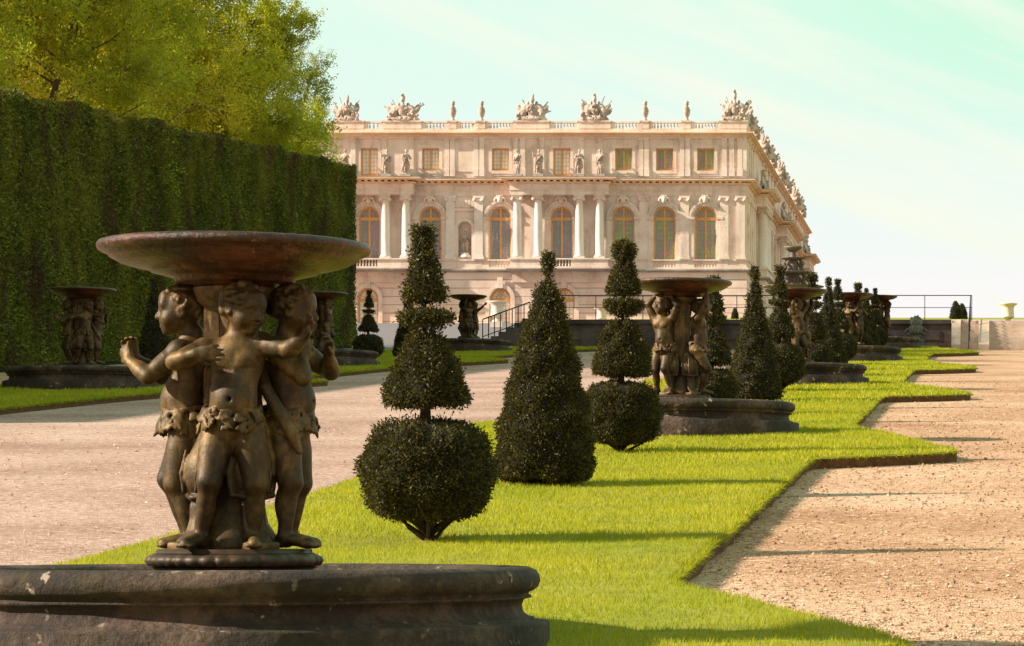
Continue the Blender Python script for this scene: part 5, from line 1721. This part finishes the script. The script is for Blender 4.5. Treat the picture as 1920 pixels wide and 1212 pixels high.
# roof balustrade: pedestals, rails and balusters, one part per run
PED = [(622, 682), (718, 790), (841, 856), (895, 910), (965, 1030), (1085, 1145), (1202, 1217), (1280, 1295), (1350, 1400)]
mb = MB()
mb.box(wx(WALL_X0), XC, YP - 0.06, YP + 0.5, wz(249), wz(241.5))
for a, b in PED:
    mb.box(wx(a), wx(b), YP - 0.10, YP + 0.62, wz(241.5), wz(229)); mb.box(wx(a) - 0.12, wx(b) + 0.12, YP - 0.2, YP + 0.72, wz(229), wz(226.5))
mb.box(XC - 0.55, XC + 0.06, YP + 0.5, 388, wz(249), wz(241.5))
pbuild(mb, 'roof_parapet', M['palace'])
for a, b in [(WALL_X0, 622), (682, 718), (790, 841), (856, 895), (910, 965), (1030, 1085), (1145, 1202), (1217, 1280), (1295, 1350)]:
    mb = MB()
    mb.box(wx(a) + 0.12, wx(b) - 0.12, YP + 0.0, YP + 0.42, wz(231), wz(228))
    e = 0.25
    mb.box(wx(a), wx(a) + e + 0.1, YP + 0.03, YP + 0.39, wz(241.5), wz(231)); mb.box(wx(b) - e - 0.1, wx(b), YP + 0.03, YP + 0.39, wz(241.5), wz(231))
    baluster_row(mb, wx(a) + e + 0.1, wx(b) - e - 0.1, YP + 0.21, wz(241.5), wz(231), 0.28, 0.105)
    pbuild(mb, 'balustrade', M['palace'])
mb = MB()
mb.box(XC - 0.48, XC - 0.06, 292, 388, wz(231), wz(228))
baluster_row(mb, 292, 388, XC - 0.27, wz(241.5), wz(231), 0.5, 0.12, 'y')
pbuild(mb, 'balustrade', M['palace'])
mb = MB()
mb.box(wx(872), wx(893), YP + 5, YP + 7, wz(247), wz(222)); mb.box(wx(870), wx(896), YP + 4.9, YP + 7.1, wz(222), wz(219))
pbuild(mb, 'chimney', M['dark_brick'])
tag(palace, 'long pink limestone palace with arched windows, columns and roof balustrade', 'palace')


# ------------------------------------------------------------------ palace sculpture
def trophy_mesh(seed, flip=1, tall=1.0):
    rg = np.random.default_rng(seed)
    S = Sculpt((-2.0, -0.9, -0.1), (2.0, 0.9, 3.0), 0.05)
    S.ell((0, 0, 0.15), (1.55, 0.55, 0.35), 0.1)
    S.ell((0, -0.05, 0.85), (0.42, 0.34, 0.62), 0.12)            # cuirass
    S.ell((0, -0.05, 1.30), (0.34, 0.28, 0.26), 0.1)
    for q in (-1, 1): S.cap((0.34 * q, -0.05, 1.25), (0.62 * q, -0.1, 0.85), 0.17, 0.11, 0.08)
    S.cap((0, -0.02, 1.4), (0, -0.02, 1.7), 0.13, 0.12, 0.08)
    S.ell((0.03 * flip, -0.06, 1.88 * tall), (0.22, 0.27, 0.25), 0.06)     # helmet with plume
    S.path([(0.0, 0.15, 1.75 * tall), (0.02, 0.2, 2.1 * tall), (0.06 * flip, 0.05, 2.32 * tall), (0.15 * flip, -0.1, 2.28 * tall)], [0.1, 0.13, 0.13, 0.07], 0.08)
    for q in (-1, 1):
        S.ell((0.95 * q, -0.2, 0.55), (0.42, 0.14, 0.52), 0.05, B=((math.cos(0.3), 0, 0.3 * q), (0, 1, 0), (-0.3 * q, 0, math.cos(0.3))))    # shields
        S.ell((0.95 * q, -0.34, 0.55), 0.14, 0.05)
        for k in range(4):     # flags and spears fanned out
            an = R(rg.uniform(22, 72)); L = rg.uniform(1.5, 2.2)
            d = np.array((math.sin(an) * q, rg.uniform(-0.1, 0.15), math.cos(an)))
            p = np.array((0.2 * q, 0.15, 0.3)); e = p + d * L
            e[0] = np.clip(e[0], -1.85, 1.85)
            S.cap(p, e, 0.07, 0.05, 0.03)
            S.ell(e, (0.14, 0.06, 0.06), 0.03, B=(d, (0, 1, 0), np.cross(d, (0, 1, 0))))
            if k % 2 == 0:
                m = p + d * L * 0.72
                S.ell(m + np.array((0.12 * q, 0, -0.14)), (0.40, 0.08, 0.20), 0.04, B=(d, (0, 1, 0), np.cross(d, (0, 1, 0))))
    for q in (-1, 1):
        S.ell((0.75 * q, 0.05, 1.05), (0.42, 0.22, 0.48), 0.1, B=((math.cos(0.5), 0, 0.5 * q), (0, 1, 0), (-0.5 * q, 0, math.cos(0.5))))
        S.ell((1.25 * q, 0.05, 1.0), (0.22, 0.14, 0.5), 0.08, B=((math.cos(0.7), 0, -0.6 * q), (0, 1, 0), (0.6 * q, 0, math.cos(0.7))))
        S.ell((0.45 * q, 0.1, 1.55), (0.16, 0.14, 0.22), 0.06)
    for i in range(34):
        a = rg.uniform(-1.5, 1.5)
        S.ell((a, rg.uniform(-0.5, 0.1), rg.uniform(0.1, 1.15) * (1.25 - abs(a) * 0.5)), rg.uniform(0.08, 0.2, 3), 0.03)
        if i % 2: S.ell((a * 0.9, -0.5, rg.uniform(0.15, 0.6)), 0.09, 0.03, sub=True)
    return S.mesh('trophy_sculpture', 0)


def statue_mesh(seed, arm=0):
    """standing draped figure, 2.4 m, facing -Y"""
    rg = np.random.default_rng(seed)
    S = Sculpt((-0.75, -0.6, -0.05), (0.75, 0.55, 2.75), 0.035)
    hx = 0.07 * rg.choice((-1, 1))
    S.ell((hx, 0, 1.15), (0.25, 0.19, 0.24), 0.06); S.ell((0, 0, 1.50), (0.24, 0.17, 0.22), 0.08); S.ell((-hx * 0.4, 0, 1.75), (0.28, 0.18, 0.2), 0.08)
    for q in (-1, 1):
        k = -0.12 if q * hx < 0 else 0.0
        S.cap((0.11 * q + hx, 0, 1.08), (0.13 * q, k, 0.58), 0.16, 0.11, 0.06); S.cap((0.13 * q, k, 0.58), (0.12 * q, 0.03, 0.1), 0.10, 0.065, 0.05)
        S.ell((0.13 * q, -0.07, 0.05), (0.06, 0.14, 0.05), 0.03)
    S.cap((0, 0, 1.85), (0.02, -0.02, 2.05), 0.085, 0.075, 0.05)
    S.ell((0.02, -0.04, 2.19), (0.115, 0.135, 0.155), 0.03); S.ell((0.02, 0.03, 2.25), (0.135, 0.14, 0.13), 0.03); S.ell((0.02, -0.175, 2.17), (0.025, 0.03, 0.03), 0.02)
    for q in (-1, 1):
        sh = (0.27 * q - hx * 0.4, 0, 1.83)
        if arm == 0 and q > 0: el, hd = (0.5, -0.1, 1.55), (0.35, -0.32, 1.72)
        elif arm == 1 and q < 0: el, hd = (-0.48, -0.05, 1.62), (-0.55, -0.12, 2.02)
        elif arm == 2: el, hd = (0.45 * q, -0.1, 1.5), (0.16 * q, -0.30, 1.45)
        else: el, hd = (0.40 * q, 0.02, 1.48), (0.36 * q, -0.18, 1.18)
        S.cap(sh, el, 0.09, 0.07, 0.05); S.cap(el, hd, 0.068, 0.05, 0.03); S.ell(hd, 0.075, 0.03)
    for i in range(9):       # folds of the cloak
        x = rg.uniform(-0.3, 0.3); y = rg.uniform(0.02, 0.2)
        S.path([(x * 0.7, y, 1.7), (x, y + 0.03, 1.1), (x * 1.1 + 0.05 * rg.normal(), y, 0.25)], [0.05, 0.085, 0.06], 0.05)
    S.path([(0.26, -0.1, 1.8), (0.0, -0.2, 1.45), (-0.26, -0.17, 1.12), (-0.32, -0.05, 0.7)], [0.06, 0.07, 0.08, 0.05], 0.04)
    S.path([(-0.25, -0.15, 1.15), (0.05, -0.22, 1.05), (0.28, -0.12, 0.9), (0.30, -0.05, 0.55)], [0.06, 0.07, 0.07, 0.04], 0.04)
    return S.mesh('stone_statue', 0)


TRO = [trophy_mesh(1), trophy_mesh(2, -1, 1.08), trophy_mesh(3, 1, 0.98)]
STA = [statue_mesh(1, 0), statue_mesh(2, 1), statue_mesh(3, 2)]
tr_lab = ['trophy sculpture half hidden by the tree, at the palace roof left end', 'wide winged trophy sculpture, second on the front roof edge', 'rounded trophy sculpture in the middle of the front roof edge',
          'spiky trophy sculpture right of the middle on the front roof edge', 'tall trophy sculpture on the right corner of the palace roof']
for i, (x, sx, k) in enumerate(((650, 0.72, 0), (755, 1.0, 1), (997, 0.92, 2), (1115, 0.84, 0), (1378, 0.80, 1))):
    o = link('trophy_sculpture', TRO[k], M['statue'], None, (wx(x), YP + 0.25, wz(226.5)))
    o.scale = (sx * (-1 if i in (3,) else 1), 1, (1.0, 0.98, 1.06, 1.06, 1.12)[i])
    tag(o, tr_lab[i], 'sculpture', 'trophy sculptures along the palace roof')
for i, (q, k, sc) in enumerate(((296.0, 2, 0.95), (303.0, 0, 0.9), (311, 1, 0.85), (319, 2, 0.95), (327, 0, 1.0), (335, 1, 0.95), (343, 2, 1.05), (352, 0, 0.95), (361, 1, 1.0), (370, 2, 1.0), (379, 0, 1.05))):
    o = link('trophy_sculpture', TRO[k], M['statue'], None, (XC - 0.1, q, wz(228)), R(70 + 25 * (i % 3)))
    o.scale = (sc * 0.8, sc * 0.9, sc * 1.0)
    tag(o, ['trophy sculpture on the receding side roof edge, first behind the corner one', 'second', 'third', 'fourth', 'fifth', 'sixth', 'seventh', 'eighth', 'ninth', 'tenth', 'farthest trophy sculpture, at the end of the receding side roof edge'][i]
        if i in (0, 10) else '%s trophy sculpture counting from the corner along the receding side roof' % ['', 'second', 'third', 'fourth', 'fifth', 'sixth', 'seventh', 'eighth', 'ninth', 'tenth'][i],
        'sculpture', 'trophy sculptures along the palace roof')
st_lab = ['stone statue beside the hedge top, leftmost on the palace front', 'draped statue just right of the leftmost attic window', 'cloaked statue standing over the left portico end', 'statue over the first column of the middle portico',
          'pale statue over the second column of the middle portico', 'statue right of the tall attic window over the middle portico', 'statue over the last column of the middle portico']
for i, x in enumerate((650, 728, 764, 972, 1012, 1088, 1127)):
    root = empty('stone_statue', (wx(x), YP - 0.75, wz(335.5)))
    link('figure', STA[i % 3], M['statue'], root, (0, 0, 0.32), R((-20, 15, 35, -30, 10, 20, -15)[i]))
    mb = MB(); mb.box(-0.5, 0.5, -0.42, 0.42, 0, 0.3); mb.box(-0.42, 0.42, -0.36, 0.36, 0.3, 0.34)
    mb.build('pedestal', M['greyledge'], root)
    tag(root, st_lab[i], 'statue', 'statues standing on the palace porticoes')
o = empty('niche_statue', (wx(871.5), YP + 0.28, wz(483)))
s_ = link('figure', STA[0], M['column'], o, (0, 0, 0.42)); s_.scale = (0.88, 0.75, 0.88)
mb = MB(); mb.lathe([(0.58, 0), (0.56, 0.15), (0.40, 0.30), (0.36, 0.44)], 16); mb.build('pedestal', M['column'], o)
tag(o, 'pale statue standing inside the arched wall niche', 'statue')
URN = [(0.22, 0), (0.22, 0.1), (0.12, 0.18), (0.10, 0.28), (0.2, 0.42), (0.30, 0.75), (0.33, 1.02), (0.24, 1.15), (0.26, 1.2), (0.22, 1.25), (0.13, 1.34), (0.10, 1.42), (0.17, 1.55), (0.15, 1.66), (0.19, 1.75), (0.12, 1.85), (0.0, 1.95)]
mb = MB(); mb.lathe(URN, 16, closed=True, wob=lambda a, j: 0.12 * math.sin(6 * a + j) if j >= 12 else 0); um = mb.mesh('roof_urn')
for i, x in enumerate((848.5, 902.5, 1209.5, 1287.5)):
    o = link('roof_urn', um, M['statue'], None, (wx(x), YP + 0.26, wz(226.5)))
    tag(o, ['roof urn on the balustrade left of the brown chimney', 'roof urn on the balustrade right of the brown chimney', 'roof urn on the balustrade nearer the spiky trophy', 'roof urn on the balustrade nearest the right roof corner'][i], 'urn', 'urns on the palace roof balustrade')
for i, (q, k, sc) in enumerate(((303.5, 0, 1.0), (334, 1, 0.95), (343, 2, 0.95), (374, 0, 1.05))):
    o = link('portico_sculpture', TRO[k], M['statue'], None, (XC + 0.65, q, wz(335.5)), R(88))
    o.scale = (sc * 0.85, sc * 0.9, sc * 1.0)
    tag(o, ['seated sculpture group on the first side portico cornice', 'sculpture group on the near end of the second side portico', 'sculpture group on the far end of the second side portico', 'dark sculpture on the farthest side portico against the sky'][i], 'sculpture', 'sculpture groups on the side porticoes')

# ------------------------------------------------------------------ terrace, wall, stairs, railings
TY = 122.0
TZ0 = EYE + (HY - 600) * TY / F
TX0, TX1 = -17.9, -1.40


def tz(Y): return TZ0 + (Y - TY) * 0.0684


mb = MB()
mb.add([(TX0, TY + 0.4, tz(TY + 0.4)), (60, TY + 0.4, tz(TY + 0.4)), (60, 289.5, tz(289.5)), (TX0, 289.5, tz(289.5)), (TX0, TY + 0.4, gz(TY) - 1), (TX0, 289.5, gz(280) - 1)], [(0, 1, 2, 3), (0, 3, 5, 4)])
tag(mb.build('terrace', M['turf']), kind='structure')
w = empty('terrace_wall', (TX0, TY, gz(TY)))
gb = gz(TY)
mb = MB(); L_ = TX1 - TX0
mb.box(0, L_, 0, 0.5, -0.4, TZ0 - gb - 0.16)
mb.box(0, L_, -0.06, 0.5, -0.4, 0.12)
for i in range(7):
    x = 0.5 + i * L_ / 7
    mb.box(x, x + 1.4, -0.045, 0, 0.25, 0.62)
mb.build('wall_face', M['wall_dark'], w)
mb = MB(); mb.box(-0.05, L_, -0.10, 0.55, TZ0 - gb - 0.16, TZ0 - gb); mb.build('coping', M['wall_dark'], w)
tag(w, 'low dark retaining wall closing the end of the lawn strip', 'wall')
# broad steps on the right
st = empty('stone_stairs', (TX1, TY, gb))
mb = MB(); nst = 8; hh = TZ0 - gb - GRV
for i in range(nst):
    mb.box(0.385, 1.075, -1.0 + i * 0.19, 0.75, GRV - 0.1 if i == 0 else GRV + hh * i / nst, GRV + hh * (i + 1) / nst - (0.0 if i < nst - 1 else 0.004))
mb.build('steps', M['step_stone'], st)
mb = MB()
for x0, x1 in ((0.02, 0.38), (1.08, 1.50)):
    mb.add([(x0, -1.3, GRV - 0.1), (x1, -1.3, GRV - 0.1), (x1, 0.7, GRV - 0.1), (x0, 0.7, GRV - 0.1), (x0, -1.3, GRV + 0.12), (x1, -1.3, GRV + 0.12), (x1, 0.1, TZ0 - gb + 0.02), (x0, 0.1, TZ0 - gb + 0.02), (x1, 0.7, TZ0 - gb + 0.02), (x0, 0.7, TZ0 - gb + 0.02)],
           [(0, 1, 5, 4), (4, 5, 6, 7), (7, 6, 8, 9), (1, 2, 8, 6, 5), (3, 0, 4, 7, 9), (2, 3, 9, 8)])
mb.build('cheek_wall', M['step_stone'], st)
mb = MB()
for i in range(nst):
    mb.box(1.505, 6.0, -0.9 + i * 0.16, 0.75, GRV - 0.1 if i == 0 else GRV + hh * i / nst, GRV + hh * (i + 1) / nst - (0.0 if i < nst - 1 else 0.008))
mb.build('broad_steps', M['step_stone'], st)
tag(st, 'pale sunlit stone steps up to the terrace at the right', 'stairs')

rl = empty('terrace_railing', (TX0, TY + 0.25, TZ0))
ymid = TY + 0.25
xa, xb = 0.0, (1822 - PX) * TY / F - TX0
mb = MB()
for z in (0.98, 0.50): mb.tube([(xa, 0, z), (xb, 0, z)], 0.020 if z > 0.6 else 0.014, 6)
mb.build('rail', M['iron'], rl)
for x in np.linspace(0.6, xb, 10):
    mb = MB(); mb.tube([(x, 0, 0), (x, 0, 0.98)], 0.018, 6); mb.build('post', M['iron'], rl)
tag(rl, 'thin two-bar iron railing along the terrace edge', 'railing')
r2 = empty('stair_railing', ((1820 - PX) * TY / F, TY, gb))
mb = MB()
pts = [(0.0, 0.3, TZ0 - gb + 0.98), (-0.07, -1.3, 0.75)]
mb.tube(pts, 0.02, 6); mb.tube([(0, 0.3, TZ0 - gb + 0.5), (-0.07, -1.3, 0.32)], 0.014, 6)
mb.build('rail', M['iron'], r2)
for t in (0.02, 0.35, 0.68, 0.98):
    x = pts[0][0] * (1 - t) + pts[1][0] * t; y = pts[0][1] * (1 - t) + pts[1][1] * t; z = pts[0][2] * (1 - t) + pts[1][2] * t
    mb = MB(); mb.tube([(x, y, z - 1.0), (x, y, z)], 0.016, 6); mb.build('post', M['iron'], r2)
tag(r2, 'sloping iron handrail on the pale steps at the right', 'railing')
# left stair flight with bars
sx0 = (912 - PX) * TY / F; sx1 = (1000 - PX) * TY / F
fl = empty('side_steps', (sx0, TY, gb))
mb = MB(); n_ = 6
for i in range(n_):
    a = (sx1 - sx0) * i / n_
    mb.box(a, sx1 - sx0 - 0.02, -0.9, 0.4, -0.3 if i == 0 else (TZ0 - gb) * i / n_, (TZ0 - gb) * (i + 1) / n_ - 0.004)
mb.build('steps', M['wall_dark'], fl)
tag(fl, 'grey stone steps beside the dark basin, under the sloping railing', 'stairs')
r3 = empty('stair_railing', (sx0, TY - 0.9, gb))
zz0 = EYE + (HY - 602) * TY / F - gb; zz1 = EYE + (HY - 570) * TY / F - gb
mb = MB(); Lr = sx1 - sx0
mb.tube([(0, 0, zz0), (Lr, 0, zz1)], 0.028, 6); mb.tube([(0, 0, zz0 - 0.68), (Lr, 0, zz1 - 0.68)], 0.02, 6)
mb.build('rail', M['iron'], r3)
for t in np.linspace(0, 1, 9):
    z = zz0 + (zz1 - zz0) * t
    mb = MB(); mb.tube([(Lr * t, 0, z - 0.82), (Lr * t, 0, z)], 0.022, 6); mb.build('post', M['iron'], r3)
tag(r3, 'black iron railing with close bars rising beside the white urn', 'railing')


def garden_urn(x, Y, zbase, s, label, mat):
    mb = MB()
    mb.lathe([(0.30, 0), (0.30, 0.08), (0.17, 0.14), (0.15, 0.22), (0.26, 0.30), (0.40, 0.36), (0.38, 0.42), (0.36, 0.9), (0.40, 1.06), (0.58, 1.16), (0.60, 1.22), (0.54, 1.24), (0.36, 1.12), (0.0, 1.0)], 28, closed=True)
    mb2 = MB(); mb2.box(-0.36, 0.36, -0.36, 0.36, -0.35, 0.0)
    o = empty('garden_urn', ((x - PX) * Y / F, Y, zbase))
    mb.build('vase', mat, o); mb2.build('plinth', mat, o)
    o.scale = (s, s, s)
    tag(o, label, 'urn', 'marble urns on the parterre')


def z_at(y, Y): return EYE + (HY - y) * Y / F


garden_urn(932, 180, z_at(604, 180), 0.97, 'white sunlit marble urn left of the black stair railing', M['urn_white'])
garden_urn(1128, 150, z_at(607, 150), 0.62, 'low pale urn behind the railing beside the flat-disc yew', M['urn_white'])
garden_urn(1890, 140, z_at(606, 140), 0.72, 'pale urn alone at the right end of the terrace', M['urn_white'])
# small clipped cones on the terrace
SM = [(0.10, 0.0), (0.30, 0.04), (0.32, 0.2), (0.27, 0.5), (0.18, 0.8), (0.08, 0.98), (0.01, 1.02)]
smr = empty('small_yew')
link('foliage', tier_mesh(SM, 1500, 0.06, 0.03, 77), None, smr)
mb = MB(); mb.tube([(0, 0, -0.2), (0, 0, 0.4)], 0.04, 6); mb.build('trunk', M['bark'], smr)
for i, (x, Y, yb_, s) in enumerate(((1378, 165, 599, 0.62), (1792, 150, 599, 0.90), (1804, 156, 600, 0.84), (1345, 160, 599, 0.9))):
    o = smr if i == 0 else copy_tree(smr)
    o.location = ((x - PX) * Y / F, Y, z_at(yb_, Y)); o.scale = (s * 1.1, s * 1.1, s)
    tag(o, ['tiny cone yew behind the railing left of the slim cone yew', 'left one of two rounded yews beside the right steps', 'right one of two rounded yews beside the right steps', 'rounded yew behind the raised-arm cherub fountain'][i], 'topiary', 'small yews on the terrace')
# lead vase before the wall
vz = gz(120.8) + GRV
lv = empty('lead_vase', ((1718 - PX) * 120.8 / F, 120.8, vz))
mb = MB(); mb.box(-0.30, 0.30, -0.30, 0.30, -0.1, 0.34); mb.box(-0.34, 0.34, -0.34, 0.34, 0.34, 0.40)
mb.build('plinth', M['lead'], lv)
S = Sculpt((-0.6, -0.5, 0.38), (0.6, 0.5, 1.5), 0.022)
S.cap((0, 0, 0.42), (0, 0, 0.56), 0.17, 0.09, 0.03); S.ell((0, 0, 0.78), (0.25, 0.25, 0.22), 0.04); S.cap((0, 0, 0.96), (0, 0, 1.02), 0.2, 0.23, 0.03)
rg = np.random.default_rng(5)
for i in range(26):
    a = rg.uniform(0, 6.28); r = rg.uniform(0, 0.2); S.ell((r * math.cos(a), r * math.sin(a), 1.08 + rg.uniform(0, 0.28) * (1 - r * 2.2)), rg.uniform(0.04, 0.08), 0.02)
for i in range(10):
    a = i * 0.628; S.cap((0.24 * math.cos(a), 0.24 * math.sin(a), 0.66), (0.24 * math.cos(a), 0.24 * math.sin(a), 0.88), 0.035, 0.045, 0.015)
link('body', S.mesh('body', 1), M['lead'], lv)
for s_ in (-1, 1):
    h = MB(); h.tube([(s_ * 0.20, 0, 0.62), (s_ * 0.36, 0, 0.60), (s_ * 0.42, 0, 0.72), (s_ * 0.35, 0, 0.82), (s_ * 0.27, 0, 0.76), (s_ * 0.31, 0, 0.70)], 0.04, 8); h.build('handle', M['lead'], lv)
tag(lv, 'green-grey lead vase with scroll handles before the dark terrace wall', 'vase')
# pyramid fountain
pf = empty('tiered_fountain', ((1487 - PX) * 148 / F, 148, tz(148)))
sc_ = F / 148
z_ = lambda y: z_at(y, 148) - tz(148)
for (yt, w_, hh_) in ((463, 17, 10), (484, 24, 5), (511, 40, 5), (537, 58, 7)):
    r = w_ / sc_; zt = z_(yt)
    h_ = hh_ / sc_
    mb = MB(); mb.lathe([(0.0, zt - h_), (r * 0.35, zt - h_), (r * 0.8, zt - h_ * 0.55), (r, zt - h_ * 0.2), (r, zt), (r * 0.93, zt), (r * 0.6, zt - h_ * 0.3), (0, zt - h_ * 0.4)], 28, closed=True)
    mb.build('bowl', M['twotier'], pf)
mb = MB()
mb.lathe([(0.55, -0.3), (0.55, 0.2), (0.3, 0.5), (0.3, z_(537)), (0.25, z_(511)), (0.2, z_(500)), (0.16, z_(484)), (0.13, z_(473))], 16)
mb.build('stem', M['twotier'], pf)
for (y0, y1, r0, r1) in ((489, 511, 0.42, 0.50), (516, 537, 0.55, 0.75)):
    for k in range(4):
        a = R(45 + 90 * k + 20)
        S = Sculpt((-0.25, -0.25, 0), (0.25, 0.25, (y1 - y0) / sc_ + 0.05), 0.03)
        H = (y1 - y0) / sc_
        S.path([(0.12, 0, 0.02), (-0.05, 0.05, H * 0.35), (0.08, 0, H * 0.7), (-0.05, 0, H)], [0.09, 0.11, 0.09, 0.05], 0.05); S.ell((0.1, 0, H * 0.75), 0.09, 0.04)
        o = link('triton_figure', S.mesh('triton_figure', 0), M['twotier'], pf, (r0 * math.cos(a), r0 * math.sin(a), z_(y1)), a)
tag(pf, 'dark tiered pyramid fountain of stacked bowls before the palace corner', 'fountain')
